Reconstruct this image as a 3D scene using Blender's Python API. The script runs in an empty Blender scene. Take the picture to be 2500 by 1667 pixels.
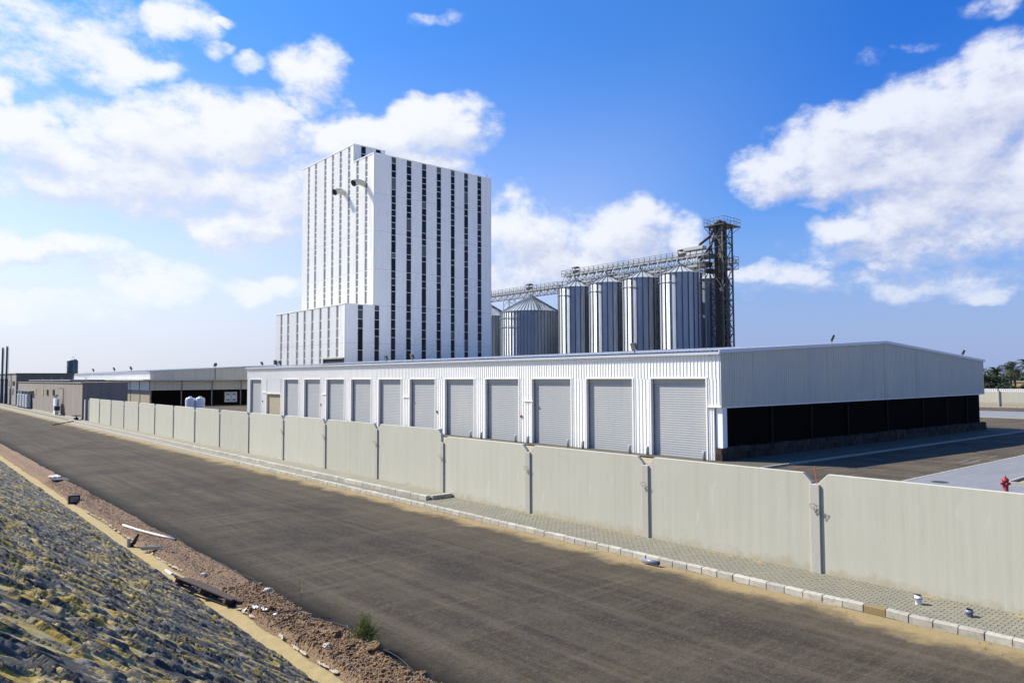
import bpy, math, random
import numpy as np
from mathutils import Vector, Matrix

random.seed(7)
rng = np.random.default_rng(7)
S = bpy.context.scene
COL = S.collection

# ------------------------------------------------------------------ camera
H = 5.22
F, YAW, PIT, ROL = 1773.29, .7111, .0498, -.004
fw = Vector((math.sin(YAW)*math.cos(PIT), math.cos(YAW)*math.cos(PIT), math.sin(PIT)))
rt = Vector((math.cos(YAW), -math.sin(YAW), 0)); up = rt.cross(fw)
r2 = rt*math.cos(ROL) + up*math.sin(ROL); u2 = -rt*math.sin(ROL) + up*math.cos(ROL)
cam = bpy.data.objects.new('camera', bpy.data.cameras.new('camera'))
COL.objects.link(cam)
m3 = Matrix((r2, u2, -fw)).transposed()
cam.matrix_world = Matrix.Translation((0, 0, H)) @ m3.to_4x4()
cam.data.sensor_width = 36; cam.data.sensor_fit = 'HORIZONTAL'
cam.data.lens = F/2500*36
cam.data.clip_start = .1; cam.data.clip_end = 9000
S.camera = cam

# ------------------------------------------------------------------ exposure, sun, sky
S.view_settings.view_transform = 'Standard'
S.view_settings.look = 'None'
S.view_settings.exposure = 0.6
S.view_settings.gamma = 1
S.view_settings.use_curve_mapping = False
SUN = Vector((-.56, .92, 1.0)).normalized()
SKY_STRENGTH = .10
sun = bpy.data.objects.new('sun', bpy.data.lights.new('sun', 'SUN'))
COL.objects.link(sun)
sun.data.energy = 5.0; sun.data.angle = math.radians(.5); sun.data.color = (1, .93, .82)
sun.rotation_euler = SUN.to_track_quat('Z', 'Y').to_euler()
sun.location = (-40, 80, 90)

W = bpy.data.worlds.new('World'); S.world = W; W.use_nodes = True
nt = W.node_tree; nt.nodes.clear()
def N(tree, typ, **kw):
    n = tree.nodes.new(typ)
    for k, v in kw.items(): setattr(n, k, v)
    return n
def math_node(tree, op, a, b=None, c=None, clamp=False):
    n = tree.nodes.new('ShaderNodeMath'); n.operation = op; n.use_clamp = clamp
    for i, v in enumerate((a, b, c)):
        if v is None: continue
        if isinstance(v, (int, float)): n.inputs[i].default_value = v
        else: tree.links.new(v, n.inputs[i])
    return n.outputs[0]
def maprange(tree, v, a, b, c=0., d=1., smooth=False):
    n = tree.nodes.new('ShaderNodeMapRange'); n.clamp = True
    if smooth: n.interpolation_type = 'SMOOTHSTEP'
    tree.links.new(v, n.inputs[0])
    for i, x in enumerate((a, b, c, d)): n.inputs[i+1].default_value = x
    return n.outputs[0]
def mixcol(tree, fac, a, b, blend='MIX'):
    n = tree.nodes.new('ShaderNodeMix'); n.data_type = 'RGBA'; n.blend_type = blend
    for i, v in ((0, fac), (6, a), (7, b)):
        if isinstance(v, (int, float)): n.inputs[i].default_value = v
        elif isinstance(v, tuple): n.inputs[i].default_value = (*v, 1) if len(v) == 3 else v
        else: tree.links.new(v, n.inputs[i])
    return n.outputs[2]

# cloud banks: azimuth, elevation, half width, half height (degrees), thickness
CLOUDS = [(6.4,22.1,8.5,3.4,0.52),(10.7,20.9,4.4,1.9,0.60),(15.6,24.9,2.4,1.8,0.74),(18.0,24.9,1.4,0.4,0.60),(12.6,20.8,2.4,1.3,0.78),(17.9,22.8,1.2,0.7,0.60),(20.8,22.4,1.3,0.8,0.50),(5.5,18.4,1.0,1.2,0.65),(25.3,22.4,2.8,2.3,0.84),(24.3,20.3,1.3,0.9,0.70),(27.9,20.6,1.1,0.6,0.48),(7.3,15.4,4.3,2.1,1.00),(14.1,16.2,5.5,2.9,1.05),(20.2,17.5,4.7,2.7,1.05),(28.6,17.7,5.8,2.3,1.05),(35.0,19.0,4.5,2.4,1.05),(10.9,13.3,8.5,2.0,0.95),(20.3,14.3,7.0,2.5,1.00),(33.0,16.4,5.2,1.9,0.95),(20.6,11.1,5.7,1.9,0.95),(22.8,13.0,4.2,1.9,0.90),(7.3,8.5,4.6,1.4,0.80),(12.4,7.0,5.9,1.4,0.70),(22.2,6.8,3.8,1.1,0.60),(7.8,5.5,6.5,1.7,0.50),(41.3,11.2,4.1,3.0,1.00),(49.5,10.5,4.7,2.8,1.00),(45.0,8.8,6.8,2.4,0.95),(54.3,10.2,1.9,2.0,0.95),(51.2,12.3,1.3,1.6,0.90),(39.9,7.8,4.1,1.7,0.70),(61.2,14.8,3.1,2.1,1.00),(65.4,15.8,4.4,2.9,1.05),(71.0,16.8,4.9,3.4,1.05),(75.9,17.5,4.2,3.6,1.05),(71.4,13.9,6.2,2.1,1.00),(77.5,14.5,3.2,2.6,1.00),(65.4,10.7,2.7,1.2,0.95),(69.7,10.6,4.3,1.9,1.00),(74.8,10.9,3.9,2.4,1.00),(72.5,8.3,6.1,1.2,0.60),(61.4,7.5,3.8,0.9,0.80),(63.9,12.5,1.8,0.6,0.75),(67.3,7.9,1.0,0.5,0.75),(70.4,6.2,3.0,0.8,0.65),(74.6,5.6,2.5,0.7,0.60),(34.3,26.6,2.1,0.6,0.36),(70.7,22.0,1.6,0.5,0.33),(67.8,21.5,1.1,0.5,0.28),(75.2,23.3,2.2,0.7,0.36),(72.5,13.6,9.5,2.6,0.95),(67.0,14.2,6.0,2.2,0.95),(71.5,9.3,8.5,1.7,0.80),(70.0,6.6,11.,1.3,0.60),(76.5,11.8,4.5,4.5,1.0),(70.5,11.6,5.5,2.6,.92),(73.,15.5,6.,3.,1.02),(14.,14.2,9.5,3.2,.95)]
# the same kind of cloud goes on round the rest of the sky
_r = random.Random(5)
for _ in range(9):
    CLOUDS.append((_r.uniform(96, 345), _r.uniform(7, 24), _r.uniform(5, 9), _r.uniform(1.6, 3), _r.uniform(.7, 1.0)))

def cloud_group(clouds):
    g = bpy.data.node_groups.new('cloud_density', 'ShaderNodeTree')
    g.interface.new_socket('Az', in_out='INPUT', socket_type='NodeSocketFloat')
    g.interface.new_socket('El', in_out='INPUT', socket_type='NodeSocketFloat')
    g.interface.new_socket('Dir', in_out='INPUT', socket_type='NodeSocketVector')
    g.interface.new_socket('Density', in_out='OUTPUT', socket_type='NodeSocketFloat')
    gi = g.nodes.new('NodeGroupInput'); go = g.nodes.new('NodeGroupOutput')
    comb = g.nodes.new('ShaderNodeCombineXYZ')
    g.links.new(gi.outputs[0], comb.inputs[0]); g.links.new(gi.outputs[1], comb.inputs[1])
    # warp the outlines with a little turbulence
    wn = N(g, 'ShaderNodeTexNoise'); wn.inputs['Scale'].default_value = 14; wn.inputs['Detail'].default_value = 3
    g.links.new(gi.outputs[2], wn.inputs['Vector'])
    sub = N(g, 'ShaderNodeVectorMath', operation='SUBTRACT'); g.links.new(wn.outputs['Color'], sub.inputs[0]); sub.inputs[1].default_value = (.5, .5, .5)
    scl = N(g, 'ShaderNodeVectorMath', operation='MULTIPLY'); g.links.new(sub.outputs[0], scl.inputs[0]); scl.inputs[1].default_value = (5.0, 3.6, 0)
    add = N(g, 'ShaderNodeVectorMath', operation='ADD'); g.links.new(comb.outputs[0], add.inputs[0]); g.links.new(scl.outputs[0], add.inputs[1])
    P = add.outputs[0]
    acc = None
    for az, el, rx, ry, w in clouds:
        b = N(g, 'ShaderNodeVectorMath', operation='MULTIPLY_ADD'); g.links.new(P, b.inputs[0]); b.inputs[1].default_value = (1/rx, 1/ry, 0); b.inputs[2].default_value = (-az/rx, -el/ry, 0)
        l = N(g, 'ShaderNodeVectorMath', operation='DOT_PRODUCT'); g.links.new(b.outputs[0], l.inputs[0]); g.links.new(b.outputs[0], l.inputs[1])
        v = math_node(g, 'MULTIPLY_ADD', l.outputs['Value'], -w/1.9, w)
        acc = v if acc is None else math_node(g, 'SMOOTH_MAX', acc, v, .12)
    acc = math_node(g, 'MAXIMUM', acc, 0.)
    # fine billows
    n1 = N(g, 'ShaderNodeTexNoise'); n1.inputs['Scale'].default_value = 15; n1.inputs['Detail'].default_value = 10; n1.inputs['Roughness'].default_value = .66
    mp = N(g, 'ShaderNodeVectorMath', operation='MULTIPLY'); g.links.new(gi.outputs[2], mp.inputs[0]); mp.inputs[1].default_value = (1, 1, 1.6)
    g.links.new(mp.outputs[0], n1.inputs['Vector'])
    bil = math_node(g, 'MULTIPLY_ADD', n1.outputs['Fac'], 1.35, -.655)
    amp = math_node(g, 'MULTIPLY', maprange(g, acc, 0, .30, .3, 1.15), maprange(g, acc, .65, 1.0, 1, .55))
    d = math_node(g, 'ADD', acc, math_node(g, 'MULTIPLY', bil, amp))
    g.links.new(d, go.inputs[0])
    return g
CG = cloud_group(CLOUDS); CG2 = cloud_group([c for c in CLOUDS if c[2] > 2.4 and c[4] > .78])
tc = N(nt, 'ShaderNodeTexCoord'); DIR = tc.outputs['Generated']
nrm = N(nt, 'ShaderNodeVectorMath', operation='NORMALIZE'); nt.links.new(DIR, nrm.inputs[0]); DIR = nrm.outputs[0]
sep = N(nt, 'ShaderNodeSeparateXYZ'); nt.links.new(DIR, sep.inputs[0])
azr = math_node(nt, 'ARCTAN2', sep.outputs[0], sep.outputs[1])
az = math_node(nt, 'MULTIPLY', azr, 57.29578)
az = math_node(nt, 'MODULO', math_node(nt, 'ADD', az, 364.), 360.)   # 0..360, the seam behind the camera's left
az = math_node(nt, 'SUBTRACT', az, 4.)
el = math_node(nt, 'MULTIPLY', math_node(nt, 'ARCSINE', sep.outputs[2]), 57.29578)
def density(daz, de):
    n = nt.nodes.new('ShaderNodeGroup'); n.node_tree = CG2 if (daz or de) else CG
    nt.links.new(math_node(nt, 'ADD', az, daz) if daz else az, n.inputs[0])
    nt.links.new(math_node(nt, 'ADD', el, de) if de else el, n.inputs[1])
    if daz or de:
        o = N(nt, 'ShaderNodeVectorMath', operation='ADD'); nt.links.new(DIR, o.inputs[0]); o.inputs[1].default_value = (SUN.x*.014, SUN.y*.014, .02)
        nt.links.new(o.outputs[0], n.inputs[2])
    else: nt.links.new(DIR, n.inputs[2])
    return n.outputs[0]
d0 = density(0, 0); d1 = density(-.9, 1.15)
dens = math_node(nt, 'MULTIPLY_ADD', math_node(nt, 'SUBTRACT', d0, d1), .30, d0)     # crisp sunward rims, soft undersides
alpha = maprange(nt, dens, .17, .98, 0, 1, smooth=True)
lit = maprange(nt, math_node(nt, 'SUBTRACT', d0, d1), -.30, .34, 0, 1, smooth=True)
lit = math_node(nt, 'MAXIMUM', lit, maprange(nt, d0, .75, .3, 0, .6))
sky = N(nt, 'ShaderNodeTexSky', sky_type='NISHITA', sun_disc=False)
sky.sun_elevation = math.asin(SUN.z); sky.sun_rotation = math.atan2(SUN.x, SUN.y)
sky.altitude = 20; sky.air_density = 1.0; sky.dust_density = 1.1; sky.ozone_density = 2.4
tint = mixcol(nt, maprange(nt, el, 9., 27., 0, 1, smooth=True), (1.02, 1.02, 1.26), (.33, .79, 1.40))
skc = mixcol(nt, 1.0, sky.outputs[0], tint, 'MULTIPLY')
away = N(nt, 'ShaderNodeVectorMath', operation='DOT_PRODUCT'); nt.links.new(DIR, away.inputs[0]); away.inputs[1].default_value = SUN
skc = mixcol(nt, maprange(nt, away.outputs['Value'], .34, .12, 0, 1, smooth=True), skc, mixcol(nt, 1.0, skc, (.42, .74, .98), 'MULTIPLY'))
dt = N(nt, 'ShaderNodeVectorMath', operation='DOT_PRODUCT'); nt.links.new(DIR, dt.inputs[0]); dt.inputs[1].default_value = SUN
near_sun = maprange(nt, dt.outputs['Value'], .02, .62, 0, 1, smooth=True)      # forward scatter: air and cloud paler towards the sun
ccol = mixcol(nt, lit, mixcol(nt, near_sun, (3.6, 3.95, 5.3), (4.55, 4.95, 5.95)), mixcol(nt, near_sun, (5.7, 5.95, 6.6), (6.35, 6.5, 6.75)))
# veil of haze low over the horizon
low = math_node(nt, 'MULTIPLY', maprange(nt, el, 15., 0., 0, 1, smooth=True), .85)
skc = mixcol(nt, low, skc, mixcol(nt, near_sun, (2.5, 3.0, 4.9), (4.9, 5.3, 6.1)))
fin = mixcol(nt, math_node(nt, 'MULTIPLY', alpha, maprange(nt, el, 0., 9., .45, .97)), skc, ccol)
bg = N(nt, 'ShaderNodeBackground'); nt.links.new(fin, bg.inputs[0]); bg.inputs[1].default_value = SKY_STRENGTH
W.cycles.sampling_method = 'MANUAL'; W.cycles.sample_map_resolution = 256
wo = N(nt, 'ShaderNodeOutputWorld'); nt.links.new(bg.outputs[0], wo.inputs[0])

# ------------------------------------------------------------------ helpers: materials
def mat(name, base, rough=.7, metal=0., layers=(), bump=None, rand=0., spec=.5, ior=None):
    """layers: (scale xyz, lo, hi, colour, amount, detail); world-space procedural noise"""
    m = bpy.data.materials.new(name); m.use_nodes = True
    t = m.node_tree; b = t.nodes['Principled BSDF']
    geo = N(t, 'ShaderNodeNewGeometry'); col = None
    def coords(sc):
        v = N(t, 'ShaderNodeVectorMath', operation='MULTIPLY'); t.links.new(geo.outputs['Position'], v.inputs[0]); v.inputs[1].default_value = sc
        return v.outputs[0]
    cur = base
    for L in layers:
        sc, lo, hi, c, amt = L[:5]; det = L[5] if len(L) > 5 else 5
        n = N(t, 'ShaderNodeTexNoise'); n.inputs['Scale'].default_value = 1; n.inputs['Detail'].default_value = det; n.inputs['Roughness'].default_value = .6
        t.links.new(coords(sc), n.inputs['Vector'])
        f = maprange(t, n.outputs['Fac'], lo, hi, 0, amt)
        cur = mixcol(t, f, cur, c)
    if rand:
        oi = N(t, 'ShaderNodeObjectInfo')
        f = maprange(t, oi.outputs['Random'], 0, 1, 1-rand, 1+rand)
        cc = N(t, 'ShaderNodeCombineXYZ')
        for i in range(3): t.links.new(f, cc.inputs[i])
        cur = mixcol(t, 1.0, cur, cc.outputs[0], 'MULTIPLY')
    if isinstance(cur, tuple): b.inputs['Base Color'].default_value = (*cur, 1)
    else: t.links.new(cur, b.inputs['Base Color'])
    b.inputs['Roughness'].default_value = rough; b.inputs['Metallic'].default_value = metal
    b.inputs['Specular IOR Level'].default_value = spec
    if bump:
        sc, st, di = bump
        n = N(t, 'ShaderNodeTexNoise'); n.inputs['Scale'].default_value = 1; n.inputs['Detail'].default_value = 6
        t.links.new(coords(sc if isinstance(sc, tuple) else (sc, sc, sc)), n.inputs['Vector'])
        bn = N(t, 'ShaderNodeBump'); bn.inputs['Strength'].default_value = st; bn.inputs['Distance'].default_value = di
        t.links.new(n.outputs['Fac'], bn.inputs['Height']); t.links.new(bn.outputs[0], b.inputs['Normal'])
    return m

WHITE = mat('white_cladding', (.87, .855, .79), .42, layers=[((1.6, 1.6, .10), .52, .78, (.70, .69, .62), .4), ((.25, .25, .25), .45, .7, (.79, .775, .71), .5)])
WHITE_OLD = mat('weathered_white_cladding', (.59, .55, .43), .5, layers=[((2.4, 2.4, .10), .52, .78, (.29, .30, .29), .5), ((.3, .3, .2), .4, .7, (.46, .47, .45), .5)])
TRIM = mat('white_trim', (.83, .82, .77), .4, layers=[((3, 3, .4), .5, .8, (.66, .66, .64), .35)])
ROOF = mat('roof_metal', (.72, .71, .67), .7, spec=.2, layers=[((.5, .5, .5), .45, .7, (.52, .52, .5), .5)])
GUTTER = mat('gutter_metal', (.52, .56, .62), .4, .3, layers=[((.6, .6, 4), .4, .7, (.42, .45, .5), .5)])
SHUTTER = mat('shutter_metal', (.325, .338, .338), .5, .0, rand=.05, layers=[((.35, .5, .25), .5, .7, (.40, .385, .33), .55), ((3, 3, .35), .5, .75, (.28, .29, .285), .45)])
DARKVOID = mat('dark_interior', (.012, .012, .014), .9)
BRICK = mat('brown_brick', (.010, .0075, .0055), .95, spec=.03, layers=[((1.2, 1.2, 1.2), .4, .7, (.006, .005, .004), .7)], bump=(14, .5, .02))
TANBRICK = mat('tan_brick', (.34, .29, .2), .9, layers=[((2, 2, 2), .4, .7, (.26, .22, .16), .6)], bump=(10, .4, .02))
STONE = mat('plinth_stone', (.060, .044, .030), .9, spec=.2, layers=[((3, 3, 3), .4, .65, (.035, .028, .02), .7)], bump=(16, .6, .03), rand=.35)
PANELC = mat('precast_concrete', (.445, .428, .335), .8, layers=[((1.5, 3.2, .05), .44, .72, (.37, .355, .285), .5), ((.8, .8, .5), .45, .7, (.48, .455, .37), .5), ((5, 8, .35), .62, .75, (.53, .51, .43), .4), ((2.5, 2.5, 2.5), .68, .78, (.38, .35, .28), .35)], bump=((5, 7, .5), .25, .02), rand=.07)
def foot_dirt(m):
    t = m.node_tree; b = t.nodes['Principled BSDF']; src = b.inputs['Base Color'].links[0].from_socket
    geo = [n for n in t.nodes if n.type == 'NEW_GEOMETRY'][0]
    sx = N(t, 'ShaderNodeSeparateXYZ'); t.links.new(geo.outputs['Position'], sx.inputs[0])
    n1 = N(t, 'ShaderNodeTexNoise'); n1.inputs['Scale'].default_value = 2.2; n1.inputs['Detail'].default_value = 8; n1.inputs['Roughness'].default_value = .7
    t.links.new(geo.outputs['Position'], n1.inputs['Vector'])
    v = math_node(t, 'ADD', sx.outputs[2], math_node(t, 'MULTIPLY_ADD', n1.outputs['Fac'], -1.1, .55))
    cur = mixcol(t, maprange(t, v, .34, .10, 0, .6), src, (.34, .28, .17))
    n2 = N(t, 'ShaderNodeTexNoise'); n2.inputs['Scale'].default_value = 1.0; n2.inputs['Detail'].default_value = 6
    mp = N(t, 'ShaderNodeVectorMath', operation='MULTIPLY'); t.links.new(geo.outputs['Position'], mp.inputs[0]); mp.inputs[1].default_value = (3, 3.4, .9)
    t.links.new(mp.outputs[0], n2.inputs['Vector'])
    cur = mixcol(t, maprange(t, n2.outputs['Fac'], .64, .72, 0, .4), cur, (.56, .54, .45))
    t.links.new(cur, b.inputs['Base Color']); return m
foot_dirt(PANELC)
POSTC = mat('post_concrete', (.41, .385, .32), .85, layers=[((4, 4, .5), .45, .7, (.36, .34, .30), .5)], bump=(20, .25, .01), rand=.04)
KERBC = mat('kerb_concrete', (.40, .375, .31), .9, layers=[((9, 9, 14), .48, .66, (.25, .22, .15), .65), ((2, 2, 2), .45, .7, (.48, .455, .39), .5)], bump=(40, .4, .01), rand=.13)
KERBSTAIN = mat('stained_kerb_concrete', (.23, .165, .07), .9, layers=[((9, 9, 14), .48, .66, (.22, .17, .09), .6)], bump=(40, .4, .01))
PAVER = mat('paver_concrete', (.215, .20, .145), .9, layers=[((1.2, 1.2, 1.2), .42, .68, (.27, .24, .165), .6), ((14, 14, 14), .5, .7, (.16, .155, .12), .5)], bump=(60, .35, .006), rand=.08)
SAND = mat('sand', (.36, .27, .115), .95, layers=[((3, 3, 3), .42, .66, (.31, .23, .09), .6), ((22, 22, 22), .55, .7, (.22, .165, .08), .6), ((.7, .7, .7), .55, .7, (.42, .34, .20), .5)], bump=(35, .6, .02))
DESERT = mat('desert_ground', (.42, .35, .24), .95, layers=[((.05, .05, .05), .4, .7, (.34, .29, .21), .7)])
GRAVELSOIL = mat('gravel_soil', (.20, .125, .07), .95, layers=[((24, 24, 24), .46, .62, (.30, .19, .115), .8), ((2.2, .7, 2), .45, .68, (.24, .155, .075), .7), ((40, 40, 40), .50, .62, (.065, .04, .028), .75), ((.35, .12, .3), .55, .7, (.27, .19, .085), .6)], bump=(32, 1.0, .05))
GRAVEL = mat('gravel_stone', (.25, .165, .10), .9, layers=[((8, 8, 8), .4, .65, (.34, .24, .16), .8), ((14, 14, 14), .5, .7, (.18, .11, .08), .6)])
CLOD = mat('soil_clod', (.20, .12, .055), .95, layers=[((9, 9, 9), .42, .66, (.30, .19, .09), .7), ((30, 30, 30), .5, .66, (.10, .06, .03), .6)], bump=(26, 1.0, .06))
ROCK = mat('pale_rock', (.55, .48, .38), .9, layers=[((12, 12, 12), .45, .7, (.40, .32, .22), .6)], bump=(30, .5, .02))
LIME = mat('lime_mortar', (.33, .295, .21), .95, layers=[((8, 8, 8), .45, .66, (.46, .40, .27), .7)], bump=(40, .7, .02))
GALV = mat('galvanised_steel', (.36, .38, .40), .45, .5)
DARKSTEEL = mat('dark_steel', (.045, .048, .05), .6, .2)
COLUMNM = mat('painted_column', (.022, .022, .022), .85, spec=.08)
TOWERSTEEL = mat('elevator_steel', (.10, .105, .105), .55, .3)
STEELGREY = mat('grey_steel', (.20, .22, .235), .5, .4)
BLACK = mat('black_plastic', (.015, .015, .017), .6)
RUST = mat('rusty_steel', (.12, .05, .03), .8, layers=[((6, 6, 6), .4, .7, (.07, .035, .03), .7)])
CASE = mat('conveyor_casing', (.40, .40, .36), .5, .2, layers=[((1, 1, 1), .45, .7, (.38, .36, .31), .5)])
ELEVC = mat('elevator_casing', (.09, .08, .062), .6, .2, layers=[((1, 1, .3), .4, .7, (.045, .04, .033), .6)])
DUCT = mat('duct_paint', (.42, .43, .37), .6, layers=[((1, 1, 1), .45, .7, (.32, .31, .26), .6)])
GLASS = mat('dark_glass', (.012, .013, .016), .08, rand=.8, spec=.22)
SUNPANE = mat('sunlit_ribbed_pane', (.125, .13, .135), .35, layers=[((.1, 6, .25), .48, .68, (.28, .28, .275), .7), ((.5, .5, .16), .5, .7, (.12, .125, .13), .6)])  # sunlight painted in: paler copy of the tower glazing, shaded face uses GLASS
GREYPLASTER = mat('grey_plaster', (.25, .212, .172), .9, layers=[((.9, .5, .12), .42, .7, (.29, .25, .205), .7), ((2, 1.1, .2), .5, .7, (.165, .15, .14), .6)])
TANPLASTER = mat('dark_plaster', (.15, .14, .125), .9, layers=[((.6, .6, .2), .45, .7, (.19, .175, .15), .6)])
TAN2 = mat('tan_plaster', (.29, .265, .225), .9, layers=[((.6, .6, .2), .45, .7, (.24, .22, .19), .6)])
CHIMNEY = mat('chimney_steel', (.06, .085, .095), .4, .3)
TANKM = mat('tank_paint', (.035, .07, .085), .45, .1, layers=[((1, 1, .3), .45, .7, (.06, .09, .10), .5)])
TANKW = mat('white_polyethylene', (.78, .80, .85), .4)
CABINET = mat('grey_cabinet', (.55, .57, .60), .5)
PVC = mat('white_pvc', (.58, .54, .51), .4, layers=[((6, 6, 6), .5, .7, (.55, .47, .42), .5)])
PVCG = mat('grey_pvc', (.20, .20, .28), .35)
REDP = mat('red_paint', (.25, .016, .024), .6, layers=[((9, 9, 9), .5, .7, (.2, .012, .02), .6)])
ORANGE = mat('orange_rod', (.45, .14, .05), .6)
WIRE = mat('rusty_wire', (.09, .065, .05), .7)
WOOD = mat('dark_wood', (.045, .03, .024), .85, layers=[((4, 20, 20), .45, .7, (.085, .055, .04), .6)])
LEAFD = mat('dark_leaf', (.022, .038, .016), .7, layers=[((1.5, 1.5, 1.5), .4, .65, (.05, .075, .025), .8)])
LEAFP = mat('palm_leaf', (.03, .045, .02), .6, layers=[((1, 1, 1), .4, .65, (.06, .08, .035), .8)])
BARK = mat('bark', (.10, .075, .05), .95, bump=(6, .8, .05))
SHRUB = mat('shrub_green', (.12, .15, .022), .7, layers=[((10, 10, 10), .4, .65, (.19, .195, .045), .8)])
DRY = mat('dry_stem', (.16, .14, .075), .8)
GRASSM = mat('verge_weed', (.085, .105, .028), .7, layers=[((4, 1.5, 4), .45, .6, (.15, .13, .05), .7)])
YELLOW = mat('yellow_paint', (.6, .45, .08), .6)
LAMPGL = mat('lamp_glass', (.16, .165, .17), .15)
CEMENT = mat('cement_apron', (.105, .095, .072), .9, spec=.2, layers=[((.6, .6, .6), .42, .68, (.14, .12, .085), .6)])
APRON = mat('sandy_apron', (.34, .28, .17), .9, layers=[((.6, .6, .6), .42, .68, (.40, .34, .23), .6)])
FARPAV = mat('bluish_paving', (.20, .205, .21), .85, layers=[((.5, 2.5, 1), .42, .68, (.245, .25, .25), .6), ((.12, .5, 1), .5, .7, (.165, .17, .175), .6), ((5, 11, 5), .5, .7, (.15, .155, .16), .5)], bump=(9, .3, .01))
WSTREAK = mat('spilt_cement', (.20, .185, .15), .95, layers=[((1.5, 4, 1), .40, .6, (.12, .105, .085), .8)])

def asphalt(name, kerb_dust):
    m = mat(name, (.044, .035, .0245), .95, spec=.15, layers=[((1.1, .03, 1), .40, .62, (.079, .063, .043), .9), ((3.2, .05, 1), .48, .62, (.104, .084, .058), .6), ((2.6, .045, 1), .52, .64, (.024, .020, .017), .7), ((.12, 1.3, 1), .50, .66, (.095, .077, .053), .5), ((.16, 3.4, 1), .54, .68, (.119, .097, .066), .55), ((.14, 2.2, 1), .55, .7, (.025, .021, .018), .6), ((.30, .20, .28), .46, .64, (.029, .0245, .021), .85), ((1.6, 1.0, 1), .48, .68, (.084, .069, .047), .45), ((.45, .45, .45), .55, .68, (.10, .085, .06), .25), ((7, 16, 9), .52, .66, (.125, .104, .074), .45, 3), ((9, 9, 9), .55, .7, (.026, .022, .019), .55, 3), ((55, 55, 55), .56, .66, (.19, .158, .11), .45, 2), ((38, 38, 38), .56, .68, (.018, .016, .014), .5, 2)], bump=((80, 80, 80), .6, .012))
    t = m.node_tree; b = t.nodes['Principled BSDF']
    src = b.inputs['Base Color'].links[0].from_socket
    geo = [n for n in t.nodes if n.type == 'NEW_GEOMETRY'][0]
    sx = N(t, 'ShaderNodeSeparateXYZ'); t.links.new(geo.outputs['Position'], sx.inputs[0])
    n1 = N(t, 'ShaderNodeTexNoise'); n1.inputs['Scale'].default_value = .55; n1.inputs['Detail'].default_value = 7; n1.inputs['Roughness'].default_value = .7
    t.links.new(geo.outputs['Position'], n1.inputs['Vector'])
    if kerb_dust:
        off = math_node(t, 'MULTIPLY_ADD', n1.outputs['Fac'], 2.4, -1.2)
        v = math_node(t, 'ADD', sx.outputs[0], off)
        f = maprange(t, v, 15.75, 16.35, 0, .9)
        f2 = maprange(t, v, 13.4, 16.4, 0, .32)
        cur = mixcol(t, f2, src, (.14, .112, .07))
        cur = mixcol(t, f, cur, (.32, .24, .115))
        # near-black edge on the verge side, fading out into the road
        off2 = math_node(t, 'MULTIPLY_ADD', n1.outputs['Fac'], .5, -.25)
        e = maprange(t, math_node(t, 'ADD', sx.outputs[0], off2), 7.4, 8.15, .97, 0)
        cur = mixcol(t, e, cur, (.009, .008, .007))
    else:
        f = maprange(t, n1.outputs['Fac'], .56, .7, 0, .35)
        cur = mixcol(t, f, mixcol(t, 1.0, src, (1.35, 1.35, 1.35), 'MULTIPLY'), (.19, .17, .135))
    t.links.new(cur, b.inputs['Base Color'])
    return m
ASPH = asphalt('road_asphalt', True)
YARDA = asphalt('yard_asphalt', False)

def slope_mat():
    m = mat('mortar_slope', (.098, .094, .080), .85, layers=[((5, 5, 5), .42, .66, (.15, .142, .118), .75), ((1.2, 1.2, 1.2), .45, .7, (.055, .053, .045), .6)], bump=(34, .6, .010))
    t = m.node_tree; b = t.nodes['Principled BSDF']; src = b.inputs['Base Color'].links[0].from_socket
    tn = N(t, 'ShaderNodeAttribute'); tn.attribute_name = 'tone'
    src = mixcol(t, maprange(t, tn.outputs['Fac'], .15, .85), (.026, .0255, .022), mixcol(t, .5, src, (.20, .19, .155)))
    at = N(t, 'ShaderNodeAttribute'); at.attribute_name = 'grit'
    geo = [n for n in t.nodes if n.type == 'NEW_GEOMETRY'][0]
    n1 = N(t, 'ShaderNodeTexNoise'); n1.inputs['Scale'].default_value = 24; n1.inputs['Detail'].default_value = 4
    t.links.new(geo.outputs['Position'], n1.inputs['Vector'])
    v = math_node(t, 'ADD', at.outputs['Fac'], math_node(t, 'MULTIPLY_ADD', n1.outputs['Fac'], .9, -.45))
    f = maprange(t, v, .45, .59, 0, 1)
    n2 = N(t, 'ShaderNodeTexNoise'); n2.inputs['Scale'].default_value = 3.5; n2.inputs['Detail'].default_value = 4
    t.links.new(geo.outputs['Position'], n2.inputs['Vector'])
    sc = mixcol(t, maprange(t, n2.outputs['Fac'], .42, .6), (.31, .212, .032), (.35, .285, .135))
    t.links.new(mixcol(t, f, src, sc), b.inputs['Base Color'])
    return m
SLOPEM = slope_mat()

def silo_mat():
    m = mat('corrugated_galvanised', (.43, .465, .51), .50, .62, layers=[((2.5, 2.5, .3), .42, .7, (.30, .32, .345), .6)], rand=.15)
    t = m.node_tree; b = t.nodes['Principled BSDF']
    geo = [n for n in t.nodes if n.type == 'NEW_GEOMETRY'][0]
    sx = N(t, 'ShaderNodeSeparateXYZ'); t.links.new(geo.outputs['Position'], sx.inputs[0])
    w = math_node(t, 'SINE', math_node(t, 'MULTIPLY', sx.outputs[2], 2*math.pi/.16))
    bn = N(t, 'ShaderNodeBump'); bn.inputs['Strength'].default_value = 1.0; bn.inputs['Distance'].default_value = .016
    t.links.new(w, bn.inputs['Height']); t.links.new(bn.outputs[0], b.inputs['Normal'])
    return m
SILO = silo_mat()
SILOROOF = mat('silo_roof_steel', (.50, .52, .53), .45, .15, rand=.14)

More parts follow.
